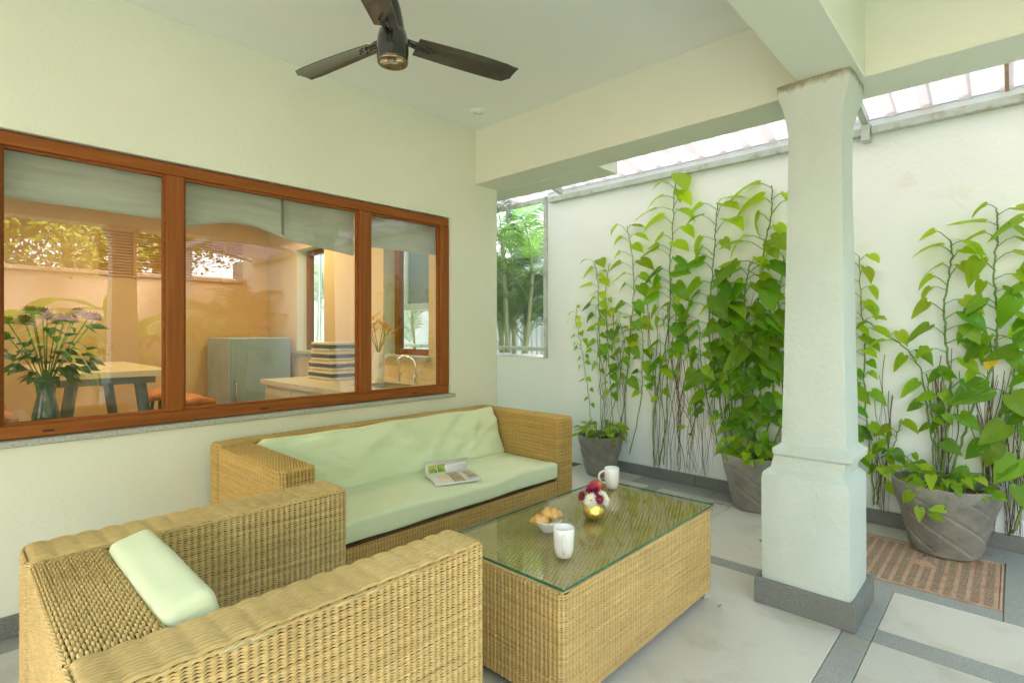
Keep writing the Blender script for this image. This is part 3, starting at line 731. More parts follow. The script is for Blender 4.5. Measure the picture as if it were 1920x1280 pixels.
# armchair (faces the white wall)
ac = thing('armchair', (-1.57, .61, 0), 'honey wicker armchair with one pale green cushion propped in its back', 'armchair')
AZT = .755
AX0, AX1, AY0, AY1 = -2.035, -1.105, .15, 1.065
block('arm', ac, AX1-.152, AX1, AY0, AY1, .035, AZT, 'y', r=.02)
block('arm', ac, AX0, AX0+.165, AY0, AY1, .035, AZT, 'y', r=.02)
# backrest runs full width behind the arms
block('backrest', ac, AX0+.166, AX1-.153, AY0+.004, AY0+.165, .035, AZT-.006, 'x', 'plain', r=.012)
block('seat_base', ac, AX0+.167, AX1-.154, AY0+.167, AY1-.01, .04, .31, 'x', 'plain', 4, 3)
for (x, y) in ((AX0+.05, AY0+.05), (AX1-.05, AY0+.05), (AX0+.05, AY1-.05), (AX1-.05, AY1-.05)):
    MB().lathe([(.022, 0), (.022, .036)], (x, y, 0), 12).build('foot', M['wicker_worn'], ac)
for (y, l) in ((.42, .05), (.60, .07), (.68, .045), (.80, .04), (.36, .06)):
    MB().tube([(AX1+.002, y, AZT-.016), (AX1+.004, y+l*.5, AZT-.014), (AX1+.002, y+l, AZT-.016)], .0028, 5).build('worn_strand', M['wicker_worn'], ac, True)

sf = thing('sofa', (-2.75, 2.04, 0), 'long honey wicker sofa with pale green cushions under the kitchen window', 'sofa')
SX0, SX1, SY0, SY1, SZ = -3.2, -2.305, 1.0, 3.09, .752
block('arm', sf, SX0+.13, SX1, SY0, SY0+.16, .035, SZ, 'x', 'plain', 4, 3, r=.02, pit=.0165, mats=WS)
block('arm', sf, SX0+.13, SX1, SY1-.16, SY1, .035, SZ, 'x', 'plain', 4, 3, r=.02, pit=.0165, mats=WS)
block('backrest', sf, SX0, SX0+.128, SY0, SY1, .035, SZ, 'y', 'rib', 3, 3, rp=.045, mats=WS)
block('seat_base', sf, SX0+.13, SX1-.008, SY0+.162, SY1-.162, .04, .335, 'y', None, 4, 3, pit=.0175, mats=WS)
for (x, y) in ((SX0+.06, SY0+.06), (SX1-.06, SY0+.06), (SX0+.06, SY1-.06), (SX1-.06, SY1-.06)):
    MB().lathe([(.022, 0), (.022, .036)], (x, y, 0), 12).build('foot', M['wicker_worn'], sf)

TX0, TX1, TY0, TY1, TZ = -1.785, -1.118, 1.447, 2.692, .472
tb = thing('coffee_table', (-1.45, 2.07, 0), 'wicker block coffee table with a clear green edged glass top', 'table')
b = MB(); core(b, TX0+.01, TX1-.01, TY0+.01, TY1-.01, .05, TZ-.02)
wrap(b, TX0+.008, TX1-.008, TY0+.008, TY1-.008, .045, TZ-.022, .02, 4, 3, pit=.0195)
top_rib(b, TX0+.012, TX1-.012, TY0+.012, TY1-.012, TZ-.017, 'y', pit=.021, row=.0088, amp=.0034, mode='plain', sub=4, edge=0)
rope(b, rloop(TX0+.009, TX1-.009, TY0+.009, TY1-.009, TZ-.020, .018), closed=True, r=.0034, off=.003)
b.build('base', WM, tb, True)
gz0, gz1 = TZ-.0065, TZ+.0025
b = MB(); b.box(TX0, TX1, TY0, TY1, gz0, gz1)
gt = b.build('glass_top', [M['table_glass'], M['glass_edge']], tb)
for p in gt.data.polygons: p.material_index = 0 if abs(p.normal.z) > .5 else 1
for (x, y) in ((TX0+.05, TY0+.05), (TX1-.04, TY0+.05), (TX0+.05, TY1-.04), (TX1-.03, TY1-.035)):
    MB().lathe([(.016, 0), (.02, .006), (.02, .02), (.014, .05)], (x, y, 0), 12).build('foot', M['sill'], tb)
for (x, y) in ((TX0+.04, TY0+.04), (TX1-.04, TY1-.04), (TX0+.04, TY1-.04), (TX1-.04, TY0+.04)):
    MB().lathe([(.012, 0), (.012, .0035)], (x, y, gz0-.0042), 12).build('glass_pad', M['drink_glass'], tb)

# ------------------------------------------------------------------ cushions
def cushion(name, c, dims, rot, r, puff, wr, label, cat, seed=0, fn=None, n=(40, 24, 8)):
    """soft box: dims along local x, y, z; rot is a 3x3; wr amplitude of wrinkles"""
    bm = bmesh.new(); hx, hy, hz = (q/2 for q in dims)
    idx = {}; nx, ny, nz_ = n; F = []
    def vert(i, j, k):
        if (i, j, k) in idx: return idx[i, j, k]
        def sp(a, m_, h):       # denser sampling near the edges
            t = a/m_*2-1; return h*math.copysign(abs(t)**.8, t)
        p = Vector((sp(i, nx, hx), sp(j, ny, hy), sp(k, nz_, hz)))
        inn = Vector((max(-hx+r, min(hx-r, p.x)), max(-hy+r, min(hy-r, p.y)), max(-hz+r, min(hz-r, p.z))))
        d = p-inn
        q = inn+d.normalized()*r if d.length > 1e-6 and d.length > 0 else p
        if d.length > 1e-6 and min(abs(d.x)+abs(d.y), abs(d.y)+abs(d.z), abs(d.x)+abs(d.z)) < 1e-6: q = p
        u, v_ = p.x/hx, p.y/hy
        q.z += math.copysign(1, p.z)*puff*(1-u*u)*(1-v_*v_)*(abs(p.z)/hz)
        wn = wr*(noise.noise(Vector((p.x*3+seed, p.y*5+p.x*2, p.z*2)))+.5*noise.noise(Vector((p.x*7+seed, p.y*9, 3))))
        q.z += wn*(1 if p.z > 0 else .3)
        q.y += .5*wr*noise.noise(Vector((p.x*4, p.z*9, seed+4)))
        if fn: q = fn(q, u, v_, p.z/hz)
        idx[i, j, k] = bm.verts.new(q); return idx[i, j, k]
    for i in range(nx):
        for j in range(ny):
            for k in (0, nz_): bm.faces.new([vert(i, j, k), vert(i+1, j, k), vert(i+1, j+1, k), vert(i, j+1, k)])
    for i in range(nx):
        for k in range(nz_):
            for j in (0, ny): bm.faces.new([vert(i, j, k), vert(i+1, j, k), vert(i+1, j, k+1), vert(i, j, k+1)])
    for j in range(ny):
        for k in range(nz_):
            for i in (0, nx): bm.faces.new([vert(i, j, k), vert(i, j+1, k), vert(i, j+1, k+1), vert(i, j, k+1)])
    bmesh.ops.recalc_face_normals(bm, faces=bm.faces)
    me = bpy.data.meshes.new(name); bm.to_mesh(me); bm.free(); me.materials.append(M['green_fabric'])
    me.polygons.foreach_set('use_smooth', [True]*len(me.polygons))
    o = bpy.data.objects.new(name, me); col.objects.link(o)
    mt = rot.to_4x4(); mt.translation = Vector(c); o.matrix_world = mt; ORI[o.name] = tuple(c)
    return tag(o, label, cat)
Ry = Matrix(((0, -1, 0), (1, 0, 0), (0, 0, 1)))        # local x runs along world y
def seatfn(q, u, v, w_):
    q.z += -.006*max(0, -v-.6)*math.sin(u*9)-.008*math.sin(u*5+1)*max(0, w_)*abs(v)
    return q
cushion('seat_cushion', (-2.675, 2.043, .391), (1.752, .752, .104), Ry, .020, .008, .007, 'long flat pale green seat cushion of the sofa under the open magazine', 'cushion', 1, seatfn, (60, 26, 8))
def backfn(q, u, v, w_):
    if w_ > 0:
        q.z += .014*math.sin((u*1.9+v*1.2)*3.2+math.sin(v*3))*(1-abs(v)**3)*.8+.007*math.sin((u*5.2-v*2.6)*2.3+1)
        for (a, d_, s_) in ((.55, .9, 26), (-.35, 1.3, 22), (.1, -.8, 20), (-.75, -1.0, 30), (.82, 1.6, 34), (.68, .5, 36), (-.55, -.4, 30), (.32, 1.1, 34)):
            t = (u-a)-d_*.25*v; q.z += .015*math.exp(-(t*s_*.6)**2)*(1-v*v*.6)
    q.y += .004*math.sin(u*4+.7)*max(0, v)+.010*max(0, u-.8)*5*max(0, v)
    return q
tilt = R(66)
# local y points up the backrest, local z out of it (towards +x)
uy = Vector((-math.cos(tilt), 0, math.sin(tilt))); ux = Vector((0, 1, 0)); uz = ux.cross(uy)
cushion('back_cushion', (-2.925, 2.043, .585), (1.75, .365, .12), Matrix((ux, uy, uz)).transposed(), .026, .010, .009, 'long wrinkled pale green back cushion leaning along the sofa', 'cushion', 5, backfn, (90, 30, 8))
cushion('seat_cushion', (-1.566, .69, .366), (.60, .70, .10), Matrix.Identity(3), .03, .02, .004, 'square pale green seat cushion inside the armchair', 'cushion', 9, None, (24, 24, 6))
uz2 = Vector((0, math.cos(R(14)), math.sin(R(14)))); ux2 = Vector((1, 0, 0)); uy2 = uz2.cross(ux2)
def acfn(q, u, v, w_):
    q.y -= .05*u*u*max(0, v); q.y += .012*math.sin(u*3+.5)*max(0, v); return q
cushion('back_cushion', (-1.562, .405, .60), (.56, .36, .105), Matrix((ux2, uy2, uz2)).transposed(), .022, .014, .004, 'thick pale green cushion leaning upright against the armchair back', 'cushion', 13, acfn, (24, 20, 8))

# ------------------------------------------------------------------ things on the table and sofa
TT = TZ+.003
def mug(p, ang, label):
    m_ = thing('mug', tuple(p), label, 'mug')
    prof = [(.029, 0), (.033, .003), (.0385, .03), (.0415, .07), (.042, .112), (.0405, .1135), (.039, .112), (.038, .07), (.034, .02), (0, .012)]
    MB().lathe(prof, p, 36).build('body', M['white_ceramic'], m_, True)
    d = Vector((math.cos(ang), math.sin(ang), 0)); pts = []
    for k in range(13):
        t = -PI/2+PI*k/12; pts.append(Vector(p)+d*(.037+.036*math.cos(t))+Vector((0, 0, .062+.034*math.sin(t))))
    MB().tube(pts, .0052, 8).build('handle', M['white_ceramic'], m_, True); return m_
mug((-1.286, 1.665, TT), R(-52), 'white ceramic mug beside the bowl of pastries')
mug((-1.651, 2.577, TT), R(222), 'white ceramic mug beside the red apple')
p = Vector((-1.50, 1.83, TT))
bo = thing('bowl', tuple(p), 'small white bowl holding pastries on the glass table', 'bowl')
MB().lathe([(.030, 0), (.032, .004), (.045, .018), (.060, .046), (.064, .053), (.062, .0525), (.056, .042), (.04, .016), (0, .010)], p, 36).build('body', M['white_ceramic'], bo, True)
def croissant(c, ang, s, label):
    b = MB(); pts, rs = [], []
    for k in range(19):
        t = k/18; a = (t-.5)*2.3
        pts.append(Vector(c)+Matrix.Rotation(ang, 3, 'Z') @ Vector((.045*math.sin(a)*s, .045*(1-math.cos(a))*s, .006*math.cos(a*2))))
        base = .006+.019*math.sin(PI*t)**.8; rs.append(s*base*(1+.22*math.sin(t*PI*7+.4)))
    b.tube(pts, rs, 12); o = b.build('croissant', M['pastry'], None, True, origin=tuple(c)); return tag(o, label, 'pastry')
croissant((p.x-.02, p.y-.022, TT+.042), .95, 1.0, 'golden croissant lying low in the white bowl')
croissant((p.x+.006, p.y+.012, TT+.066), .55, 1.05, 'golden croissant heaped on top of the other in the white bowl')
p = Vector((-1.443, 2.10, TT))
vz = thing('flower_vase', tuple(p), 'small round hammered gold vase on the glass table', 'vase')
def ham(r, z, t): return r*(1+.010*math.sin(9*t+z*160)*math.sin(z*210))
MB().lathe([(.030, 0), (.042, .006), (.052, .022), (.053, .038), (.047, .056), (.038, .070), (.034, .078), (.032, .078), (.036, .066), (.044, .045), (.03, .01), (0, .008)], p, 40, fn=ham).build('body', M['gold'], vz, True)
def mum(c, nrm, r, m_, label, group, petals=26, centre=True, cup=.35, stem=None):
    f_ = thing('flower', tuple(c), label, 'flower', group)
    nrm = Vector(nrm).normalized(); a = nrm.orthogonal().normalized(); bb = nrm.cross(a)
    b = MB()
    for lay in range(3):
        n_ = petals-lay*6; rr = r*(1-.24*lay)
        for k in range(n_):
            t = 2*PI*k/n_+lay*.2+random.uniform(-.08, .08); d = a*math.cos(t)+bb*math.sin(t); s_ = nrm.cross(d)
            up = cup*lay+random.uniform(-.1, .12); w_ = r*.115; l = rr*random.uniform(.9, 1.08)
            q = [c+d*r*.1, c+d*l*.55+s_*w_+nrm*(up*l*.35+.003), c+d*l+nrm*(up*l*.8), c+d*l*.55-s_*w_+nrm*(up*l*.35+.003), c+d*l*.5+nrm*(up*l*.35-.002)]
            b.add(q, [(0, 1, 4), (1, 2, 4), (2, 3, 4), (3, 0, 4)])
    b.build('petals', m_, f_)
    if centre: MB().lathe([(r*.2, 0), (r*.17, r*.10), (0, r*.15)], (0, 0, 0), 10).build('centre', M['yellow'], f_, True)
    if centre:
        o = [ch for ch in f_.children if ch.name.startswith('centre')][0]
        for v in o.data.vertices: pass
        o.data.transform(Matrix.Translation(Vector(c))); o.data.transform(Matrix.Identity(4))
    if stem is not None: MB().tube([c-nrm*.003, c*.5+Vector(stem)*.5-Vector((0, 0, .0)), Vector(stem)], .0022, 5).build('stem', M['stalk'], f_)
    return f_
st = p+Vector((0, 0, .062)); Rv = Vector((RX, RY, 0)); Bv = Vector((-FX, -FY, 0))   # picture right, and towards the room's open side
mum(p+Rv*-.018+Bv*.032+Vector((0, 0, .094)), (-.2*RX+Bv.x, -.2*RY+Bv.y, .8), .040, M['petal_white'], 'white chrysanthemum leaning towards the pastries in the gold vase', None, stem=st)
mum(p+Rv*.044+Bv*.012+Vector((0, 0, .098)), (RX*.7+Bv.x*.6, RY*.7+Bv.y*.6, .6), .042, M['petal_white'], 'white chrysanthemum leaning over the far side of the gold vase', None, stem=st)
mum(p+Rv*-.004-Bv*.012+Vector((0, 0, .128)), (Bv.x*.5, Bv.y*.5, 1), .043, M['petal_purple'], 'large crimson chrysanthemum on top of the gold vase bunch', None, centre=False, cup=.7, stem=st)
mum(p+Rv*-.058+Bv*.008+Vector((0, 0, .106)), (-RX+Bv.x*.6, -RY+Bv.y*.6, .5), .028, M['petal_purple'], 'small crimson chrysanthemum sticking out beside the white one', None, centre=False, stem=st)
mum(p+Rv*.018+Bv*.036+Vector((0, 0, .100)), (RX*.2+Bv.x, RY*.2+Bv.y, .6), .027, M['petal_purple'], 'small crimson chrysanthemum between the two white ones', None, centre=False, stem=st)
p = Vector((-1.655, 2.43, TT))
ap = thing('apple', tuple(p), 'red apple behind the flower vase', 'apple')
MB().lathe([(0, .006), (.014, .001), (.026, .004), (.038, .022), (.041, .04), (.036, .06), (.022, .07), (.010, .067), (0, .058)], p, 28).build('fruit', M['apple'], ap, True)
MB().tube([p+Vector((0, 0, .058)), p+Vector((.002, .001, .075))], .0015, 6).build('stalk', M['bark'], ap)
# magazine on the seat cushion
mz = .452
mg = thing('magazine', (-2.55, 2.2, mz), 'open glossy magazine with its left page curled, lying on the sofa seat', 'magazine')
A, B_, C_ = onZ(818, 911, mz), onZ(903, 899, mz), onZ(802, 894, mz)
ey = (B_-A).normalized(); ex = Vector((-ey.y, ey.x, 0)); wid = (B_-A).length
if ex.dot(C_-A) < 0: ex = -ex
def sheet_of(nu, fn, th=.003):
    b = MB(); V, F = [], []
    for i in range(nu+1):
        for e in (0, 1):
            q = fn(i/nu, e); V += [q, q+Vector((0, 0, -th))]
    for i in range(nu):
        a, c = 4*i, 4*i+4; F += [(a, a+2, c+2, c), (a+1, c+1, c+3, a+3), (a, c, c+1, a+1), (a+2, a+3, c+3, c+2)]
    F += [(0, 1, 3, 2), (4*nu, 4*nu+2, 4*nu+3, 4*nu+1)]
    return b.add(V, F)
dep = .205
def page_r(t, e): return A+ey*(wid*e)+ex*(dep*t)+Vector((0, 0, .012+.010*math.sin(t*PI*.9)-.008*(1-t)))
sheet_of(10, page_r, .006).build('front_page', M['paper'], mg, True)
P0 = A+ex*dep
def page_l(t, e):           # the far page rises and curls back over
    a = t*2.9; rr = .047
    return P0+ey*(wid*(.02+.96*e)+.01)+ex*(rr*math.sin(a)*.9)+Vector((0, 0, .014+rr*(1-math.cos(a))*.85))
sheet_of(14, lambda t, e: page_l(t, e), .003).build('curled_page', M['paper'], mg, True)
def patch(fn, t0, t1, e0, e1, m_, nm='photo', lift=.0012, nn=6):
    b = MB(); V, F = [], []
    for i in range(nn+1):
        t = t0+(t1-t0)*i/nn
        q0, q1 = fn(t, 0), fn(t, 1); t2 = min(1, t+.02); tg = fn(t2, 0)-fn(t-.02 if t2 == t else t, 0)
        nrm = ey.cross(tg).normalized()
        if fn is page_r and nrm.z < 0: nrm = -nrm
        if fn is page_l: nrm = nrm if nrm.dot(Vector((-FX, -FY, .6))) > 0 else -nrm
        for e in (e0, e1): V.append(q0.lerp(q1, e)+nrm*lift)
    for i in range(nn): F.append((2*i, 2*i+1, 2*i+3, 2*i+2))
    b.add(V, F).build(nm, m_, mg)
patch(page_r, .1, .75, .16, .48, M['print_orange']); patch(page_r, .06, .9, .42, .66, M['print_grey'], lift=.0018); patch(page_r, .22, .85, .78, .97, M['print_grey'])
patch(page_l, .12, .6, .06, .26, M['print_green']); patch(page_l, .12, .6, .28, .46, M['print_green'])

# ------------------------------------------------------------------ leaves and vines
def heart_leaf(name, droop, fold, skew, m_):
    rows = [(-.10, .0, .15, .24), (.0, .0, .20, .36), (.17, .0, .22, .405), (.38, .0, .20, .37), (.60, .0, .15, .27), (.82, .0, .07, .12), (1.0, 0, .003, .006)]
    V, F = [], []
    for i, (y, c, a, e) in enumerate(rows):
        for x in (-e, -a, 0, a, e):
            yy = y if (i or x) else .02
            if i == 0: yy = -.10 if abs(x) > .1 else .0
            t = max(0, yy); ax = abs(x)
            z = -droop*t*t*.8+fold*ax*.55-fold*1.1*max(0, ax-.22)**2*2.2+.02*math.sin(7*yy+x*5)
            yy2 = yy-droop*.18*t*t
            V.append((x*(.92-.25*fold)+skew*t*t, yy2, z))
    for i in range(len(rows)-1):
        for j in range(4): F.append((i*5+j, i*5+j+1, i*5+6+j, i*5+5+j))
    me = bpy.data.meshes.new(name); me.from_pydata(V, [], F); me.materials.append(m_)
    me.polygons.foreach_set('use_smooth', [True]*len(F)); me.update(); return me
LEAF = [heart_leaf('heart_leaf', d_, f_, s_, M['leaf']) for (d_, f_, s_) in ((.18, .25, .05), (.42, .35, -.06), (.30, .12, .10), (.60, .45, .02), (.10, .45, -.04), (.35, .55, .08))]
rl = random.Random(11)
def leaf(par, base, tip, nrm, size, colr, mesh=None, nm='leaf'):
    tip = Vector(tip).normalized(); nrm = Vector(nrm); x = tip.cross(nrm)
    if x.length < 1e-4: x = tip.orthogonal()
    x.normalize(); n2 = x.cross(tip)
    o = bpy.data.objects.new(nm, mesh or rl.choice(LEAF)); col.objects.link(o); o.parent = par
    m4 = Matrix((x, tip, n2)).transposed().to_4x4()
    s = Matrix.Diagonal((size*rl.uniform(.88, 1.1), size, size, 1))
    o.matrix_basis = Matrix.Translation(Vector(base)-Vector(ORI[par.name])) @ m4 @ s
    o.color = tuple(colr)+(1,); return o
LIME, MID, DARK, FRESH = (.38, .50, .022), (.17, .38, .016), (.085, .25, .014), (.28, .46, .02)
def lerp3(a, b_, t): return tuple(a[i]+(b_[i]-a[i])*t for i in range(3))
def smooth_path(pts, per=7):
    out = []; n = len(pts)
    for i in range(n-1):
        p0, p1, p2, p3 = pts[max(0, i-1)], pts[i], pts[i+1], pts[min(n-1, i+2)]
        for k in range(per):
            t = k/per
            out.append(.5*((2*p1)+(p2-p0)*t+(2*p0-5*p1+4*p2-p3)*t*t+(3*p1-p0-3*p2+p3)*t**3))
    out.append(pts[-1]); return out
def vine(par, px, size, start=.35, step=.085, thick=.006, lime_top=.25, dense=1.0, yoff=.05, upness=.6, petio=.7):
    """px: image points from root to tip of a vine clinging to the white wall"""
    pts = smooth_path([onY(x, y, YB-yoff) for (x, y) in px]); n = len(pts)
    pts = [p+Vector((rl.uniform(-.006, .006), rl.uniform(-.008, .008), 0)) for p in pts]
    b = MB()
    b.tube(pts, [thick*(1.0-.45*i/n) for i in range(n)], 6)
    Ls = [0]
    for a, c in zip(pts, pts[1:]): Ls.append(Ls[-1]+(c-a).length)
    T = Ls[-1]; s = T*start; side = rl.choice((-1, 1))
    while s < T*1.001:
        i = next((k for k in range(n) if Ls[k] >= s), n-1); p = pts[i]; f_ = s/T
        sz = size*rl.uniform(.62, 1.3)*(1.0 if f_ < .55 else 1.22)
        pl = size*petio*rl.uniform(.6, 1.5)
        out = rl.uniform(.15, .8); upk = upness*rl.uniform(.3, 1.3)
        pv = Vector((side*rl.uniform(.55, 1), -out*.8, upk)).normalized()*pl
        b0 = p+pv; b0.y = min(b0.y, YB-.02)
        mid = p+pv*.55+Vector((0, -.008, pl*.12))
        b.tube([p, mid, b0], [thick*.42, thick*.36, thick*.3], 4)
        hi = max(0, (f_-.55)/.45)
        tip = Vector((side*rl.uniform(.35, 1), -rl.uniform(-.05, .55), rl.uniform(-.75, .1)-.35*(1-hi)))
        nr = Vector((rl.uniform(-.35, .35)+side*.15, -rl.uniform(.35, .95)*(1.15-.75*hi), rl.uniform(.35, 1.0)))
        l_ = tip.normalized()*sz
        if b0.y+l_.y > YB-.012: tip.y -= (b0.y+l_.y-(YB-.02))/sz
        cc = lerp3(lerp3(DARK, MID, rl.random()), FRESH, rl.random()**2)
        if f_ > 1-lime_top: cc = lerp3(FRESH, LIME, rl.random())
        leaf(par, b0, tip, nr, sz, cc)
        side = -side if rl.random() < .85 else side
        s += step*rl.uniform(.7, 1.3)/dense*(1.12 if f_ < .45 else .80)
    # little climbing rootlets along the upper stem
    for k in range(int(n*.5), n-2):
        for q in range(3):
            d = Vector((rl.uniform(-1, 1), rl.uniform(-.3, .6), rl.uniform(-.4, .2))).normalized()
            b.tube([pts[k], pts[k]+d*rl.uniform(.008, .018)], [.0013, .0006], 3, cap=False)
    return b.build('stem', M['stalk'], par, True)
def roots(par, xs_, y0, y1, n, spread=26):
    """aerial roots: bundles that start apart, run together and fan out again at the foot"""
    b = MB(); nb = max(2, n//6)
    foot = [rl.uniform(*xs_) for _ in range(nb)]
    for k in range(n):
        xe = foot[k % nb]+rl.gauss(0, 5); x = xe+rl.uniform(-spread, spread); ya = rl.uniform(*y0); yb = rl.uniform(*y1) if y1 else 864+.1924*(xe-1156)-rl.uniform(-4, 12)
        if rl.random() < .25: ya -= 70
        px = []; m_ = 7; ph = rl.uniform(0, 6); aw = rl.uniform(2, 7); waist = foot[k % nb]+rl.gauss(0, 3)
        for i in range(m_+1):
            t = i/m_; c_ = x+(xe-x)*t; g_ = math.exp(-((t-.6)/.22)**2)*.7
            px.append((c_*(1-g_)+waist*g_+aw*math.sin(ph+t*7)*(0 < i), ya+(yb-ya)*t))
        pts = smooth_path([onY(a, c, YB-rl.uniform(.008, .045)) for a, c in px], 4)
        for q in pts: q.z = max(q.z, .094 if q.y > YB-.034 else .006)
        r0 = rl.choice((.0014, .0018, .0024, .0036)); b.tube(pts, [r0*(1-.5*i/len(pts)) for i in range(len(pts))], 4, cap=False)
    return tag(b.build('aerial_roots', M['root'], par, True), kind='stuff')
def pot(name, c, rt, h, label, leaves, zr=.0):
    t = thing(name, c, label, 'potted plant')
    rb = rt*.62
    def fn(r, z, a):
        u = z/h
        if .06 < u < .84:
            ph = (a*3/(2*PI)*1.0+u*1.25) % 1.0*1.0
            ph = ((a/(2*PI))*6+u*3.0) % 1.0
            r -= .006*math.exp(-((ph-.5)/.05)**2); r += .008*(ph if ph < .5 else ph-1)
        return r+.004*noise.noise(Vector((math.cos(a)*2, math.sin(a)*2, z*8)))
    prof = [(rb*.93, 0), (rb, .012)]
    for k in range(1, 45): u = k/44*.84; prof.append((rb+(rt*.955-rb)*(u/.84)**.96, h*u))
    prof += [(rt*.965, h*.87), (rt*.985, h*.93), (rt*1.0, h*.985), (rt*1.0, h), (rt*.93, h), (rt*.92, h*.95), (rt*.86, h*.80)]
    MB().lathe(prof, c, 216, fn=fn).build('pot', M['pot'], t, 'auto')
    MB().lathe([(rt*.875, h*.84), (rt*.5, h*.86), (0, h*.87)], c, 24).build('soil', M['soil'], t, True)
    b = MB()
    for k in range(leaves):
        a = rl.uniform(0, 2*PI); rr = rt*.82*math.sqrt(rl.random()); z = h*.86
        p0 = Vector((c[0]+rr*math.cos(a), c[1]+rr*math.sin(a), z)); up = rl.uniform(.03, .16)
        o_ = Vector((math.cos(a), math.sin(a), 0))*rl.uniform(.01, .07)*(rr/rt+.2)
        p1 = p0+o_+Vector((0, 0, up)); p1.y = min(p1.y, YB-.06)
        b.tube([p0, p0.lerp(p1, .6)+Vector((0, 0, .01)), p1], [.0028, .0022, .0018], 4)
        tip = Vector((math.cos(a)+rl.uniform(-.5, .5), math.sin(a)*.8-.25+rl.uniform(-.4, .3), rl.uniform(-.6, .2)))
        sz = rl.uniform(.06, .115)
        if p1.y+tip.normalized().y*sz > YB-.02: tip.y = -abs(tip.y)
        leaf(t, p1, tip, (rl.uniform(-.3, .3), -.45, 1), sz, lerp3(MID, LIME, rl.random()*.8))
    b.build('stem', M['stalk'], t, True)
    return t
P1 = pot('potted_vine', (-2.885, 4.305, 0), .215, .375, 'vine climbing from the grey pot beside the sofa arm and wire grill', 46)
P2 = pot('potted_vine', (-1.46, 4.29, 0), .245, .415, 'dense vine climbing from the brown pot partly behind the white column', 58)
P3 = pot('potted_vine', (-.315, 4.25, 0), .275, .425, 'vine climbing from the wide grey pot standing on the iron cover', 52)
# P1
vine(P1, [(1108, 800), (1104, 740), (1096, 690), (1088, 640), (1080, 600), (1082, 575)], .062, .15, .06, .0035)
vine(P1, [(1128, 800), (1126, 720), (1124, 640), (1122, 570), (1120, 520), (1113, 490)], .10, .30, .068, .005, .3)
vine(P1, [(1150, 805), (1146, 730), (1140, 660), (1138, 600), (1132, 555)], .085, .25, .07, .0045)
vine(P1, [(1162, 810), (1172, 740), (1178, 680), (1182, 620), (1188, 560), (1187, 510), (1184, 470), (1175, 424)], .125, .22, .070, .006)
vine(P1, [(1140, 805), (1155, 740), (1165, 690), (1170, 640), (1160, 600)], .085, .3, .08, .0045)
vine(P1, [(1180, 850), (1200, 760), (1205, 690), (1205, 640), (1200, 590)], .095, .4, .075, .005)
vine(P1, [(1226, 872), (1226, 780), (1240, 690), (1252, 620), (1256, 560), (1256, 490), (1262, 420), (1264, 365), (1267, 332)], .155, .38, .076, .0075, .3)
vine(P1, [(1236, 872), (1250, 780), (1252, 690), (1268, 600), (1262, 560), (1258, 520)], .12, .45, .085, .006)
vine(P1, [(1244, 870), (1246, 790), (1238, 720), (1236, 660)], .10, .55, .07, .005)
roots(P1, (1185, 1300), (500, 740), None, 30, 30)
roots(P1, (1118, 1200), (560, 740), (812, 868), 16, 18)
# P2
vine(P2, [(1366, 850), (1352, 770), (1338, 690), (1330, 610), (1333, 540), (1338, 480), (1342, 430), (1346, 384)], 0.170, .20, 0.079, .0078, .26)
vine(P2, [(1385, 850), (1392, 760), (1400, 680), (1395, 600), (1397, 540), (1408, 490)], 0.170, .10, 0.072, .0075, .2)
vine(P2, [(1410, 850), (1424, 760), (1422, 680), (1420, 600), (1424, 530), (1434, 460), (1446, 400), (1448, 348)], 0.189, .12, 0.084, .0085, .28)
vine(P2, [(1430, 850), (1446, 760), (1452, 680), (1456, 610), (1462, 550), (1470, 480)], 0.170, .10, 0.077, .0075, .2)
vine(P2, [(1350, 850), (1336, 790), (1322, 730), (1314, 670), (1310, 600)], 0.111, .18, 0.064, .005, .15)
vine(P2, [(1372, 850), (1372, 780), (1366, 710), (1360, 640), (1362, 580), (1366, 530)], 0.154, .12, 0.069, .007, .15)
vine(P2, [(1400, 850), (1408, 790), (1412, 720), (1440, 650), (1446, 600)], 0.159, .10, 0.072, .007, .1)
vine(P2, [(1440, 850), (1462, 800), (1472, 730), (1480, 660), (1478, 600), (1482, 540)], 0.138, .12, 0.079, .006, .15)
vine(P2, [(1290, 880), (1288, 830), (1296, 780), (1316, 740), (1312, 690)], 0.058, .3, 0.090, .003)
roots(P2, (1330, 1475), (560, 760), (830, 880), 30, 26)
roots(P2, (1270, 1340), (650, 760), None, 16, 36)
# P3 and the vines to its right
vine(P3, [(1752, 905), (1748, 830), (1738, 760), (1728, 700), (1704, 660), (1672, 632), (1640, 612), (1622, 600)], .10, .32, .105, .0055, .3)
vine(P3, [(1762, 900), (1776, 820), (1782, 750), (1778, 680), (1772, 620), (1770, 570), (1780, 510), (1786, 470), (1780, 448)], .125, .22, .078, .0075, .35)
vine(P3, [(1780, 900), (1806, 820), (1830, 750), (1862, 680), (1870, 620), (1866, 550), (1864, 490), (1872, 430), (1868, 392)], .130, .38, .078, .0075, .3)
vine(P3, [(1770, 900), (1757, 850), (1748, 790), (1742, 740), (1738, 700)], .105, .3, .09, .006, .1)
vine(P3, [(1735, 905), (1712, 870), (1690, 850), (1668, 850), (1645, 862), (1636, 880)], .075, .2, .05, .004, .3)
roots(P3, (1730, 1880), (690, 790), None, 34, 46)
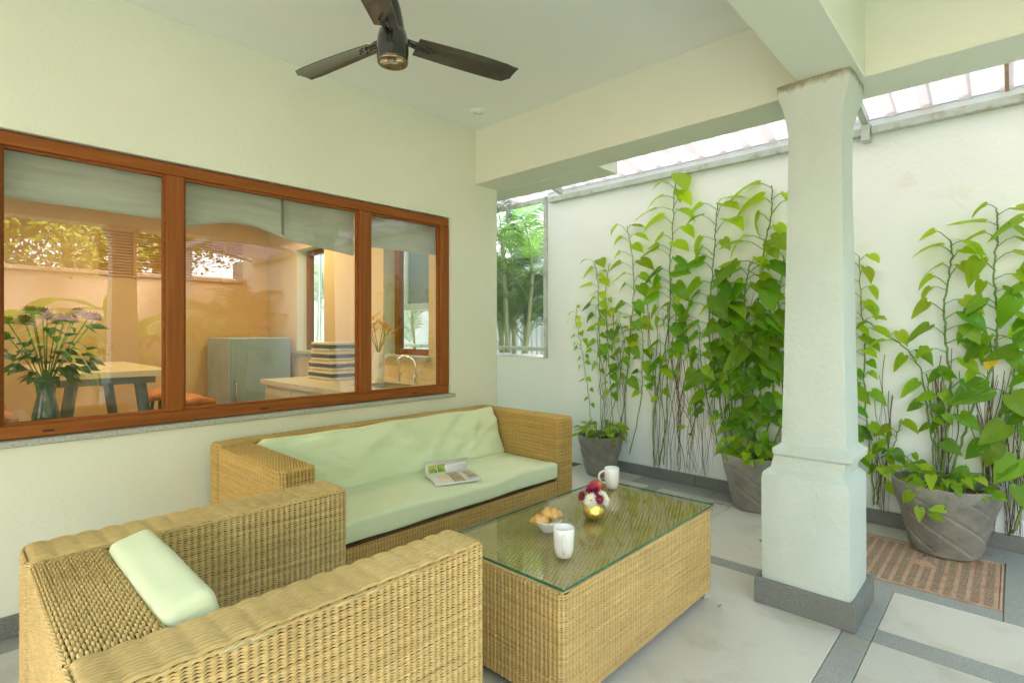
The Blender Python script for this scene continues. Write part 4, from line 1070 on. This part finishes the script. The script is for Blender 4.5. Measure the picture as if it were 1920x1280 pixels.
# trailing runner over the rim
b = MB(); q = Vector((-.315, 4.25, 0))
tr_ = smooth_path([q+Vector(v) for v in ((-.15, -.18, .39), (-.14, -.285, .41), (-.11, -.305, .33), (-.05, -.305, .295), (.02, -.298, .33), (.03, -.285, .40))])
b.tube(tr_, .0035, 5); b.build('trailing_stem', M['stalk'], P3, True)
for (i, tv) in ((9, (-.5, -.3, -.6)), (16, (.1, -.3, -1)), (22, (.7, -.5, -.2)), (28, (-.8, -.6, .1))):
    leaf(P3, tr_[i], tv, (.1, -.8, .7), .085, FRESH)
def wall_vine(loc, label): return thing('climbing_vine', loc, label, 'vine')
P4 = wall_vine((-.86, 4.5, 0), 'vine rooted at the wall foot, rising just behind the white column')
vine(P4, [(1640, 945), (1634, 860), (1624, 780), (1620, 700), (1622, 640), (1614, 570), (1612, 480)], .105, .25, .066, .006, .35)
vine(P4, [(1644, 945), (1652, 890), (1668, 850), (1682, 815), (1690, 785)], .082, .2, .06, .005, .3)
vine(P4, [(1622, 945), (1600, 860), (1590, 780), (1596, 700), (1604, 620)], .10, .2, .07, .005, .2)
roots(P4, (1618, 1665), (700, 870), None, 10, 20)
P5 = wall_vine((.02, 4.5, 0), 'large leaved vine rooted at the wall foot past the wide grey pot')
vine(P5, [(1842, 990), (1868, 900), (1880, 830), (1890, 770), (1900, 700), (1912, 640), (1925, 580)], .185, .22, .125, .009, .1, upness=.3)
vine(P5, [(1900, 1000), (1935, 900), (1950, 800), (1965, 650), (1960, 520), (1970, 420)], .16, .2, .08, .008, .2)
roots(P5, (1850, 1000+930), (760, 880), None, 24, 40)
# one yellowed leaf
leaf(P5, onY(1862, 668, YB-.09), (-.3, -.2, -1), (.1, -1, .3), .10, (.75, .50, .02), LEAF[2], 'yellow_leaf')
for (x, y, s_, tv) in ((1846, 742, .20, (-.8, -.3, -.5)), (1885, 815, .20, (-.6, -.3, -.7)), (1865, 850, .17, (-.15, -.25, -1)), (1905, 880, .2, (-.5, -.3, -.9)), (1898, 760, .2, (.5, -.3, -.6)), (1912, 930, .16, (.3, -.3, -.9))):
    leaf(P5, onY(x, y-20, YB-.10), tv, (.1, -1, .45), s_, lerp3(MID, FRESH, rl.random()), LEAF[rl.choice((0, 2))])

# ------------------------------------------------------------------ palms beyond the grill
def frond(par, base, az, el, length, droop, nl, wl, colr, nm='frond'):
    b = MB(); pts = []; N_ = 14; p = Vector(base); e = el
    d0 = Vector((math.cos(az), math.sin(az), 0))
    for i in range(N_+1):
        pts.append(p.copy()); d = d0*math.cos(e)+Vector((0, 0, math.sin(e))); p = p+d*(length/N_); e -= droop/N_*(1.4*i/N_+.3)
    b.tube(pts, [.009*(1-.8*i/N_) for i in range(N_+1)], 5, 0)
    V, F = [], []
    for k in range(nl):
        t = .16+.84*k/nl; f_ = t*N_; i = min(N_-1, int(f_)); q = pts[i].lerp(pts[i+1], f_-i); d = (pts[i+1]-pts[i]).normalized()
        side = d.cross(Vector((0, 0, 1)));
        if side.length < .05: side = d0.cross(Vector((0, 0, 1)))
        side.normalize(); upv = side.cross(d)
        L_ = wl*math.sin(PI*min(.97, .18+.75*t))*rl.uniform(.85, 1.1)
        for s_ in (-1, 1):
            dr = (side*s_*.82+d*.55+upv*rl.uniform(.0, .25)).normalized(); w_ = d*.011
            m1 = q+dr*L_*.55+upv*.01; m2 = q+dr*L_-Vector((0, 0, L_*.28))
            o = len(V); V += [q-w_*.5, q+w_*.5, m1+w_, m1-w_, m2]; F += [(o, o+1, o+2, o+3), (o+3, o+2, o+4)]
    b.add(V, F, 1); o = b.build(nm, [M['stalk'], M['plain_leaf']], par); o.color = colr+(1,); return o
def palm(loc, hgt, nst, nf, label, group=None, spread=.25, fl_=1.15, base_low=True):
    t = thing('palm_tree', loc, label, 'palm', group)
    for s_ in range(nst):
        a = 2*PI*s_/nst+rl.uniform(0, .6); rr = spread*rl.uniform(.3, 1) if s_ else .03
        x, y = loc[0]+rr*math.cos(a), loc[1]+rr*math.sin(a); h_ = hgt*rl.uniform(.7, 1.05)
        tip = Vector((x+.18*math.cos(a), y+.18*math.sin(a), h_))
        b = MB(); pp = [Vector((x, y, loc[2])).lerp(tip, i/14)+Vector((0, 0, 0)) for i in range(15)]
        b.tube(pp, [.032-.012*i/14+(.004 if i % 2 else 0) for i in range(15)], 8); b.build('trunk', M['trunk'], t, True)
        for k in range(nf):
            az = 2*PI*k/nf+rl.uniform(-.4, .4); zb = h_*(1 if k % 2 else rl.uniform(.55, .95)) if base_low else h_
            frond(t, Vector((x, y, loc[2])).lerp(tip, zb/h_), az, rl.uniform(.45, 1.25), fl_*rl.uniform(.8, 1.15), rl.uniform(1.2, 2.1), 34, .34, lerp3((.035, .10, .02), (.09, .19, .03), rl.random()))
    return t
palm((-5.05, 5.5, -.02), 2.5, 4, 7, 'clump of green areca palms close behind the wire grill', None)
palm((-4.72, 5.12, -.02), 2.9, 3, 8, 'tall areca palm pressing its fronds against the wire grill', None, .15, 1.2)
palm((-5.9, 6.0, -.02), 2.2, 3, 7, 'areca palm behind the grill further along the low wall', None)
palm((-7.3, 5.7, -.02), 2.4, 3, 7, 'areca palm clump seen through the kitchen window above the sink', None)
palm((-10.8, 5.35, -.02), 2.6, 3, 7, 'areca palm clump seen through the kitchen window beside the fridge', None)
fw = thing('neighbour_building', (-6, 7.4, 0), 'tall pale weathered building wall beyond the palms', 'building')
MB().box(-16, 6, 7.1, 9.5, -.02, 5.5).build('wall', M['white_ext'], fw); MB().box(-16.05, 6.05, 7.02, 9.55, 5.501, 5.62).build('parapet', M['white_ext'], fw)  # upper storey and its windows are unseen, added to shade the palms
for x in (-10.6, -7.4, -3.2, .4):
    wn = MB().box(x, x+1.1, 7.06, 7.099, 3.3, 4.5).build('window', M['shutter'], fw); MB().box(x+.07, x+1.03, 7.05, 7.0595, 3.37, 4.43).build('pane', M['blue_pane'], wn); MB().box(x-.05, x+1.15, 7.0, 7.099, 3.22, 3.299).build('sill', M['white_ext'], wn)
fp = thing('slatted_fence', (-5.4, 6.75, 0), 'white slatted fence panel standing behind the palms', 'fence')
for k in range(14):
    MB().box(-6.2+k*.11, -6.15+k*.11, 6.75, 6.78, -.02, 1.9).build('slat', M['shutter'], fp)
MB().box(-6.25, -4.7, 6.781, 6.81, 1.5, 1.58).build('rail', M['shutter'], fp); MB().box(-6.25, -4.7, 6.781, 6.81, .4, .48).build('rail', M['shutter'], fp)
# white shutter window unit hanging in the gap outside the kitchen
su = thing('window_shutter', (-5.2, 3.75, 1.75), 'white framed blue panel shutter outside the kitchen end window', 'shutter')
for (a, c, e, f_) in ((-5.62, -5.55, 1.62, 2.45), (-5.0, -4.93, 1.62, 2.45), (-5.549, -5.001, 1.62, 1.70), (-5.549, -5.001, 2.37, 2.45)):
    MB().box(a, c, 4.0, 4.05, e, f_).build('frame', M['shutter'], su)
MB().box(-5.549, -5.001, 4.015, 4.035, 1.701, 2.369).build('panel', M['blue_pane'], su)
MB().box(-5.3, -5.26, 4.02, 4.04, 2.4501, 2.82).build('hanger', M['steel'], su)

# ------------------------------------------------------------------ kitchen interior
def lamp(x, y, label):
    t = thing('ceiling_lamp', (x, y, 2.74), label, 'lamp', 'warm ceiling lamps in the kitchen')
    MB().lathe([(.11, .004), (.115, -.03), (.10, -.036), (.098, -.01)], (x, y, 2.74), 28).build('ring', M['shutter'], t, True)
    MB().lathe([(.097, -.02), (.05, -.024), (0, -.025)], (x, y, 2.74), 28).build('diffuser', M['lamp'], t, True)
    la = bpy.data.lights.new('lamp_light', 'AREA'); la.shape = 'DISK'; la.size = .18; la.energy = .9; la.color = (1, .78, .44)
    lo = bpy.data.objects.new('lamp_light', la); col.objects.link(lo); lo.parent = t; lo.location = (0, 0, -.04)
for (x, y, lb) in ((-4.6, 1.9, 'in front of the sink counter'), (-6.1, 1.0, 'over the dining table'), (-5.9, 2.5, 'near the blue grey fridge'), (-4.6, .2, 'near the vase of purple flowers')): lamp(x, y, 'warm lit round kitchen ceiling lamp '+lb)
# roman blinds
def blind(y0, y1, z1, fnb, label, folds=()):
    t = thing('roman_blind', (XW-.15, (y0+y1)/2, z1), label, 'blind')
    b = MB(); V, F = [], []; n_ = 40; m_ = 8
    for i in range(n_+1):
        y = y0+(y1-y0)*i/n_; zb = fnb(i/n_)
        for j in range(m_+1):
            z = z1+(zb-z1)*j/m_; x = XW-.15+.010*math.sin(j*2.1)+.004*math.sin(y*14)
            for q in folds: x += .025*math.exp(-((y-q)/.012)**2)
            V += [(x, y, z), (x-.004, y, z)]
    def I(i, j, s_): return (i*(m_+1)+j)*2+s_
    for i in range(n_):
        for j in range(m_):
            F += [(I(i, j, 0), I(i+1, j, 0), I(i+1, j+1, 0), I(i, j+1, 0)), (I(i, j, 1), I(i, j+1, 1), I(i+1, j+1, 1), I(i+1, j, 1))]
        F.append((I(i, m_, 0), I(i+1, m_, 0), I(i+1, m_, 1), I(i, m_, 1)))
    b.add(V, F).build('cloth', M['blind'], t, True)
    MB().box(XW-.175, XW-.14, y0, y1, z1-.005, z1+.03).build('head_rail', M['shutter'], t)
    for q in folds: MB().tube([(XW-.118, q, z1-.02), (XW-.120, q+.004, fnb((q-y0)/(y1-y0))+.01)], .008, 6).build('cord_fold', M['blind_edge'], t, True)
    return t
blind(-.62, .83, 2.21, lambda t: 1.985-.02*t, 'grey green roman blind above the dining table')
blind(.86, 1.99, 2.21, lambda t: 1.93+.075*math.sin(PI*min(1, t*1.5))**2*(t < .667)-.06*max(0, t-.667)*2.2, 'sagging grey green roman blind with a dark cord fold above the counter', (1.47,))
blind(2.02, 2.74, 2.21, lambda t: 1.965, 'short grey green roman blind above the sink')
# counter with sink
kc = thing('kitchen_counter', (-4.3, 2.5, 0), 'cream counter with inset sink along the kitchen end window', 'counter')
MB().box(-5.15, xb-.004, 2.1, 3.03, .02, .862).build('cabinet', M['cabinet'], kc)
b = MB(); sx0, sx1, sy0, sy1 = -4.05, -3.62, 2.36, 2.68
b.box(-5.2, sx0, 2.06, 3.03, .863, .903); b.box(sx1, xb-.004, 2.06, 3.03, .863, .903); b.box(sx0, sx1, 2.06, sy0, .863, .903); b.box(sx0, sx1, sy1, 3.03, .863, .903)
b.build('counter_top', M['counter'], kc)
b = MB(); b.box(sx0-.02, sx1+.02, sy0-.02, sy0+.012, .9035, .908); b.box(sx0-.02, sx1+.02, sy1-.012, sy1+.02, .9035, .908); b.box(sx0-.02, sx0+.012, sy0+.012, sy1-.012, .9035, .908); b.box(sx1-.012, sx1+.02, sy0+.012, sy1-.012, .9035, .908)
b.build('sink_rim', M['chrome'], kc); MB().box(sx0+.005, sx1-.005, sy0+.005, sy1-.005, .864, .875).build('sink_bowl', M['chrome'], kc)
for k in range(3): MB().box(-5.14+k*.56, -4.62+k*.56, 2.085, 2.099, .08, .83).build('door', M['cabinet'], kc)
def tap(p, h, reach, r, label):
    t = thing('tap', tuple(p), label, 'tap'); p = Vector(p); pts = [p, p+Vector((0, 0, h*.7))]
    dv = Vector((-.75, -.65, 0)).normalized()
    for k in range(1, 9): a = PI*k/8; pts.append(p+Vector((0, 0, h*.7+math.sin(a)*reach*.5))+dv*(reach*.5*(1-math.cos(a))))
    MB().tube(pts, r, 10).build('spout', M['chrome'], t, True)
    MB().lathe([(r*2.2, 0), (r*2.2, .01), (r*1.7, .012), (r*1.7, .09), (r, .1)], p, 16).build('body', M['chrome'], t, True)
    MB().tube([p+Vector((0, 0, .06)), p+Vector((.05, .03, .11))], r*.9, 8).build('lever', M['chrome'], t, True)
tap((-3.72, 2.76, .904), .23, .17, .011, 'chrome swan neck kitchen tap behind the sink')
tap((-3.98, 2.78, .904), .27, .13, .005, 'thin chrome filter tap beside the larger tap')
# towels
for k in range(4):
    z = .9045+k*.088; wv = (.46, .44, .36, .34)[k]
    lab = ('bottom', 'second', 'third', 'top')[k]
    t = thing('folded_towel', (-4.75, 2.55, z), 'navy and cream striped folded towel, %s of the stack' % lab if k in (0, 3) else 'navy and cream striped folded towel, %s from the bottom of the stack' % lab, 'towel', 'folded towels on the counter')
    for q, m_ in enumerate(('cream_towel', 'navy', 'cream_towel')):
        zz = z+q*.0285
        nm = 'stripe'
        b = MB(); pr_ = []
        b.box(-4.75-wv/2, -4.75+wv/2, 2.42, 2.70, zz+.0005, zz+.028, bev=.010); b.build(nm, M[m_], t, True)
    b = MB()
    for q in range(14):
        y = 2.425+rl.random()*.26; b.lathe([(0, -.012), (.014, -.004), (.016, .006), (0, .014)], (-4.75-wv/2-.004, y, z+.02+rl.random()*.055), 6)
    b.build('tassels', M['navy' if k % 2 else 'cream_towel'], t, True)
# vases indoors
v2 = thing('flower_vase', (-4.22, 2.72, .904), 'tall cream vase with orange heliconia flowers beside the sink', 'vase')
MB().lathe([(.045, 0), (.055, .03), (.055, .16), (.04, .23), (.035, .26), (.032, .26), (.03, .02), (0, .015)], (-4.22, 2.72, .904), 24).build('body', M['vase_white'], v2, True)
for k in range(6):
    a = k*1.05; base = Vector((-4.22, 2.72, 1.15)); tip = base+Vector((.10*math.cos(a), .10*math.sin(a), .18+.05*(k % 3)))
    MB().tube([base, base.lerp(tip, .5), tip], .004, 5).build('stem', M['stalk'], v2)
    b = MB()
    for q in range(4):
        d = Vector((math.cos(a+q*1.2), math.sin(a+q*1.2), .7)).normalized()*.10; s_ = d.cross(Vector((0, 0, 1))).normalized()*.012
        c_ = tip-Vector((0, 0, .05-.022*q)); b.add([c_, c_+d*.4+s_, c_+d, c_+d*.4-s_, c_+d*.4-Vector((0, 0, .02))], [(0, 1, 4), (1, 2, 4), (2, 3, 4), (3, 0, 4)])
    b.build('bract', M['petal_orange'] if k % 4 else M['yellow'], v2)
vp = (-3.56, .36, WZ0-.0045)
v1 = thing('flower_vase', vp, 'dark green bottle vase of purple flowers standing on the kitchen ledge', 'vase')
MB().lathe([(.055, 0), (.06, .01), (.056, .07), (.044, .13), (.036, .17), (.042, .22), (.055, .262), (.052, .262), (.035, .2), (.03, .03), (0, .02)], vp, 28).build('body', M['vase_green'], v1, True)
for k in range(15):
    a = k*2.4; rr = .05+.15*((k*37 % 10)/10); base = Vector(vp)+Vector((0, 0, .2)); tip = base+Vector((rr*math.cos(a)*.7, rr*math.sin(a)*1.3, .36+.03*math.sin(k*2)))
    MB().tube([base, base.lerp(tip, .5)+Vector((0, 0, .02)), tip], .003, 5).build('stem', M['stalk'], v1)
    b = MB()
    for q in range(44):
        t_ = q*2.4; e_ = -.35+1.6*(q/44); d = Vector((math.cos(t_)*math.cos(e_), math.sin(t_)*math.cos(e_), math.sin(e_)*.75))*.048; s_ = d.cross(Vector((.1, 0, 1))).normalized()*.011
        b.add([tip, tip+d*.6+s_, tip+d, tip+d*.6-s_], [(0, 1, 2, 3)])
    b.build('bloom', M['petal_dull'], v1)
for k in range(80):
    a = rl.uniform(0, 2*PI); rr = rl.uniform(.03, .18); h_ = rl.uniform(.24, .52)
    leaf(v1, Vector(vp)+Vector((rr*math.cos(a)*.6, rr*math.sin(a)*1.2, h_)), (math.cos(a), math.sin(a), rl.uniform(-.5, .4)), (.6, 0, 1), rl.uniform(.05, .085), (.05, .13, .04))
# dining table, stools, glasses
dt = thing('dining_table', (-5.8, .88, 0), 'high dining table with cream top and grey trestle legs inside', 'table')
MB().box(-6.6, -4.98, .48, 1.27, 1.0, 1.05, bev=.004).build('table_top', M['table_cream'], dt)
for y in (.60, 1.15):
    for x in (-6.4, -5.12):
        sy = .06 if y < .9 else -.06
        b = MB(); V = [(x+a, y+c+(sy if z > .5 else -sy), z) for z in (0, .94) for (a, c) in ((-.035, -.035), (.035, -.035), (.035, .035), (-.035, .035))]
        b.add(V, [(3, 2, 1, 0), (4, 5, 6, 7)]+[(i, (i+1) % 4, 4+(i+1) % 4, 4+i) for i in range(4)]).build('leg', M['table_grey'], dt)
for x in (-6.4, -5.12): MB().box(x-.03, x+.03, .56, 1.19, .941, .999).build('apron', M['table_grey'], dt)
MB().box(-6.36, -5.16, .84, .90, .93, .998).build('rail', M['table_grey'], dt)
for k, (x, y, d_) in enumerate(((-5.45, .22, 'near end of the dining table by the vase'), (-6.2, .2, 'far end of the dining table'), (-5.45, 1.55, 'counter side of the dining table'), (-6.2, 1.55, 'slatted blind side of the dining table'))):
    t = thing('bar_stool', (x, y, 0), 'orange saddle stool at the '+d_, 'stool', 'orange stools round the dining table')
    b = MB(); V, F = [], []; n_ = 12
    for i in range(n_+1):
        for j in range(n_+1):
            u, v_ = i/n_*2-1, j/n_*2-1; rr = (1-abs(u)**4)**.25 if abs(u) < 1 else 0
            V.append((x+u*.22, y+v_*.17*max(rr, .05), .74+.04*abs(u)**2-.03*(abs(v_)**4)))
    for i in range(n_):
        for j in range(n_): F.append((i*(n_+1)+j, (i+1)*(n_+1)+j, (i+1)*(n_+1)+j+1, i*(n_+1)+j+1))
    nv = len(V); V += [(a, c, z-.05) for a, c, z in V]; F += [tuple(q+nv for q in f_[::-1]) for f_ in F]
    edge_ = [(i*(n_+1)) for i in range(n_+1)], [(i*(n_+1)+n_) for i in range(n_+1)], list(range(n_+1)), [n_*(n_+1)+j for j in range(n_+1)]
    for e_ in edge_:
        for a, c in zip(e_, e_[1:]): F.append((a, c, c+nv, a+nv))
    b.add(V, F).build('seat', M['orange_seat'], t, True)
    for (a, c) in ((-1, -1), (1, -1), (1, 1), (-1, 1)):
        MB().tube([(x+a*.13, y+c*.09, .71), (x+a*.19, y+c*.15, 0)], .016, 8).build('leg', M['table_grey'], t, True)
    b = MB(); b.tube([(x-.165, y-.125, .3), (x+.165, y-.125, .3)], .01, 6); b.tube([(x-.165, y+.125, .3), (x+.165, y+.125, .3)], .01, 6); b.build('footrest', M['table_grey'], t)
for (x, y, lab) in ((-5.42, .83, 'wine glass of golden wine near the vase flowers'), (-5.40, .93, 'wine glass of golden wine near the table corner')):
    t = thing('wine_glass', (x, y, 1.05), lab, 'wine glass')
    MB().lathe([(.036, .0005), (.034, .003), (.005, .006), (.004, .09), (.012, .10), (.036, .13), (.040, .16), (.034, .205)], (x, y, 1.05), 24).build('glass', M['drink_glass'], t, True)
    MB().lathe([(.004, .1015), (.012, .1035), (.0345, .1315), (.038, .15), (0, .15)], (x, y, 1.05), 24).build('wine', M['wine'], t, True)
# blue cabinet (fridge) and slatted blind on the room's back wall
fr = thing('fridge', (-6.9, 2.6, 0), 'blue grey fridge in the kitchen corner', 'fridge')
MB().box(-7.3, -6.55, 2.25, 2.95, .03, 1.28, bev=.01).build('cabinet', M['fridge_side'], fr)
MB().box(-6.548, -6.51, 2.255, 2.945, .45, 1.275, bev=.006).build('door', M['fridge'], fr); MB().box(-6.548, -6.51, 2.255, 2.945, .04, .44, bev=.006).build('door', M['fridge'], fr)
for z in (.5, .30): MB().tube([(-6.505, 2.30, z), (-6.47, 2.30, z+.02), (-6.47, 2.30, z+.26), (-6.505, 2.30, z+.28)], .009, 8).build('handle', M['chrome'], fr, True)
sb = thing('slatted_blind', (-7.39, 1.9, 2.2), 'orange wooden slatted blind on the kitchen back wall', 'blind')
for k in range(16):
    z = 1.98+k*.033; MB().box(-7.398, -7.37, 1.2, 2.7, z, z+.020).build('slat', M['slat_wood'], sb)
for y in (1.5, 2.45): MB().box(-7.369, -7.36, y, y+.05, 1.97, 2.52).build('tape', M['slat_wood'], sb)

# ------------------------------------------------------------------ garden on the open side (mirrored in the glass)
gw = thing('garden_wall', (5.6, -1, 0), 'pinkish plastered garden wall facing the porch', 'wall')
MB().box(5.5, 5.72, -9, 4.5, -.02, 2.4).build('wall', M['garden_wall'], gw); MB().box(5.46, 5.76, -9, 4.5, 2.4, 2.47).build('coping', M['garden_wall'], gw)
gs = thing('garden_wall', (-1, -8, 0), 'pinkish plastered garden wall closing the far end of the lawn', 'wall')
MB().box(-9, 5.45, -8.1, -7.9, -.02, 2.4).build('wall', M['garden_wall'], gs)
def tree(loc, h, r, label, n=7500, cc=None):
    t = thing('leafy_tree', loc, label, 'tree', 'trees beyond the garden wall'); L0 = Vector(loc); top = L0+Vector((rl.uniform(-.3, .3), rl.uniform(-.3, .3), h*.72))
    b = MB(); b.tube([L0, L0.lerp(top, .5)+Vector((.08, .05, 0)), top], [.15, .11, .05], 8)
    cl = []
    for k in range(11):
        a = rl.uniform(0, 2*PI); e = rl.uniform(-.2, 1.1); c_ = L0+Vector((0, 0, h*.68))+Vector((math.cos(a)*math.cos(e), math.sin(a)*math.cos(e), math.sin(e)*.8))*r*rl.uniform(.45, .95)
        s_ = L0.lerp(top, rl.uniform(.55, .98)); b.tube([s_, s_.lerp(c_, .5)+Vector((0, 0, .1)), c_], [.05, .03, .012], 5); cl.append((c_, r*rl.uniform(.3, .5)))
    b.build('trunk', M['bark'], t, True)
    b = MB(); V, F = [], []
    for k in range(n):
        c_, rr = rl.choice(cl); p = c_+Vector((rl.gauss(0, 1), rl.gauss(0, 1), rl.gauss(0, .8)))*rr*.5
        a = Vector((rl.gauss(0, 1), rl.gauss(0, 1), rl.gauss(0, 1))).normalized(); c2 = a.orthogonal().normalized(); s_ = rl.uniform(.045, .08)
        o = len(V); V += [p-a*s_, p+c2*s_*.5, p+a*s_, p-c2*s_*.5]; F.append((o, o+1, o+2, o+3))
    o = b.add(V, F).build('crown', M['plain_leaf'], t); o.color = (cc or lerp3((.14, .22, .02), (.26, .30, .03), rl.random()))+(1,)
    return t
for (x, y, h, r, lb) in ((6.9, 1.9, 4.3, 1.8, 'low spreading tree close behind the pink wall'), (7.0, -.9, 4.2, 1.8, 'low bushy tree close behind the pink wall'), (7.2, .6, 5.2, 1.9, 'pale green tree just beyond the pink wall opposite the window'), (7.8, 3.2, 5.6, 2.0, 'broad tree beyond the pink wall past the garden column'), (7.4, -2.6, 5.0, 1.9, 'round tree beyond the middle of the pink wall'), (7.6, -6.2, 5.4, 2.0, 'tree beyond the far corner of the pink wall'), (-2.0, -10.2, 5.4, 2.1, 'tree behind the wall closing the lawn'), (2.6, -10.0, 5.0, 2.0, 'low tree behind the wall closing the lawn')):
    tree((x, y, -.02), h, r, lb, 16000 if x > 7 and y > -4 else 6000)
def bird_plant(loc, n, label, hgt=1.9):
    t = thing('banana_plant', loc, label, 'plant', 'broad leaved plants along the garden wall')
    for k in range(n):
        a = 2*PI*k/n+rl.uniform(-.3, .3); L0 = Vector(loc); h_ = hgt*rl.uniform(.7, 1.1); d = Vector((math.cos(a), math.sin(a), 0)); s_ = Vector((-d.y, d.x, 0))
        pts = [L0+d*(.04+.35*(i/8)**2)+Vector((0, 0, h_*.6*i/8)) for i in range(9)]
        MB().tube(pts, [.022-.010*i/8 for i in range(9)], 6).build('stem', M['stalk'], t, True)
        V, F = [], []; p = pts[-1]; N_ = 10; Lb = h_*.55; wmax = .14
        for i in range(N_+1):
            u = i/N_; c_ = p+d*(Lb*u*(.55+.4*u))+Vector((0, 0, Lb*(u*.95-.75*u*u))); w_ = wmax*math.sin(PI*min(1, .08+.92*u))**.6*(1 if u < 1 else .05)
            V += [c_-s_*w_+Vector((0, 0, .03)), c_, c_+s_*w_+Vector((0, 0, .03))]
        for i in range(N_): F += [(3*i, 3*i+1, 3*i+4, 3*i+3), (3*i+1, 3*i+2, 3*i+5, 3*i+4)]
        o = MB().add(V, F).build('leaf', M['plain_leaf'], t, True); o.color = lerp3((.06, .14, .025), (.13, .24, .04), rl.random())+(1,)
    return t
for (x, y, n, h, lb) in ((3.3, 1.7, 8, 2.2, 'broad leaved plant between the garden column and the pink wall'), (3.4, 2.7, 8, 1.9, 'broad leaved plant at the corner of the pink wall and the skylight post'), (3.6, .5, 8, 2.5, 'tall broad leaved plant opposite the dining pane of the window'), (4.4, 2.1, 8, 2.0, 'broad leaved plant beyond the garden column'), (4.2, 3.4, 8, 2.1, 'broad leaved plant near the end of the tall white wall'), (4.6, -.9, 8, 1.8, 'broad leaved plant in the middle of the pink wall'), (4.5, -3.2, 8, 2.0, 'broad leaved plant towards the far end of the lawn')):
    bird_plant((x, y, -.02), n, lb, h)
palm((4.9, 1.3, -.02), 1.0, 3, 8, 'low palm in front of the pink wall', None, .2, 1.0)
palm((4.7, 4.0, -.02), 1.6, 3, 8, 'palm beside the end of the tall white wall', None, .2, 1.1)
palm((3.9, -5.6, -.02), 1.9, 3, 8, 'palm on the lawn corner', None, .2, 1.1)

# ------------------------------------------------------------------ bits lying about
for (x, y, a, l, lb) in ((-1.78, 4.12, .4, .16, 'dry forked brown twig on the floor beside the brown pot'), (-1.66, 3.98, 2.3, .12, 'short dry brown twig on the floor in front of the brown pot')):
    t = thing('dry_twig', (x, y, 0), lb, 'twig'); d = Vector((math.cos(a), math.sin(a), 0)); n_ = Vector((-d.y, d.x, 0)); p = Vector((x, y, .004))
    MB().tube([p, p+d*l*.5+n_*.01+Vector((0, 0, .004)), p+d*l], [.0022, .0018, .001], 5).build('stalk', M['root'], t, True)
    for k, sg in ((.35, 1), (.55, -1), (.7, 1)):
        q = p+d*l*k+Vector((0, 0, .002)); MB().tube([q, q+(d*.6+n_*sg).normalized()*l*.35+Vector((0, 0, .008))], [.0014, .0007], 4).build('side_shoot', M['root'], t, True)
for (x, y, a, sz, cc, lb) in ((-2.52, 3.72, 1.0, .055, (.30, .19, .05), 'curled brown fallen leaf on the slab near the sofa arm'),):
    t = thing('fallen_leaf', (x, y, .012), lb, 'leaf')
    leaf(t, (x, y, .012), (math.cos(a), math.sin(a), .05), (0, .1, 1), sz, cc, LEAF[1], 'blade')

rf = random.Random(5)
for (x, y) in ((-2.1, 4.02), (-1.2, 3.62), (-.98, 4.1), (-2.75, 3.95), (-.12, 4.33), (-1.05, 2.62), (.05, 4.08)):
    t = thing('fallen_leaf', (x, y, .010), 'tiny dry fallen leaf on the floor stones', 'leaf', 'dry leaves scattered on the floor'); a = rf.uniform(0, 6.28)
    leaf(t, (x, y, .010), (math.cos(a), math.sin(a), .04), (rf.uniform(-.2, .2), .1, 1), rf.uniform(.022, .04), rf.choice(((.22, .13, .045), (.30, .20, .05), (.16, .10, .04))), LEAF[rf.choice((1, 3))], 'blade')
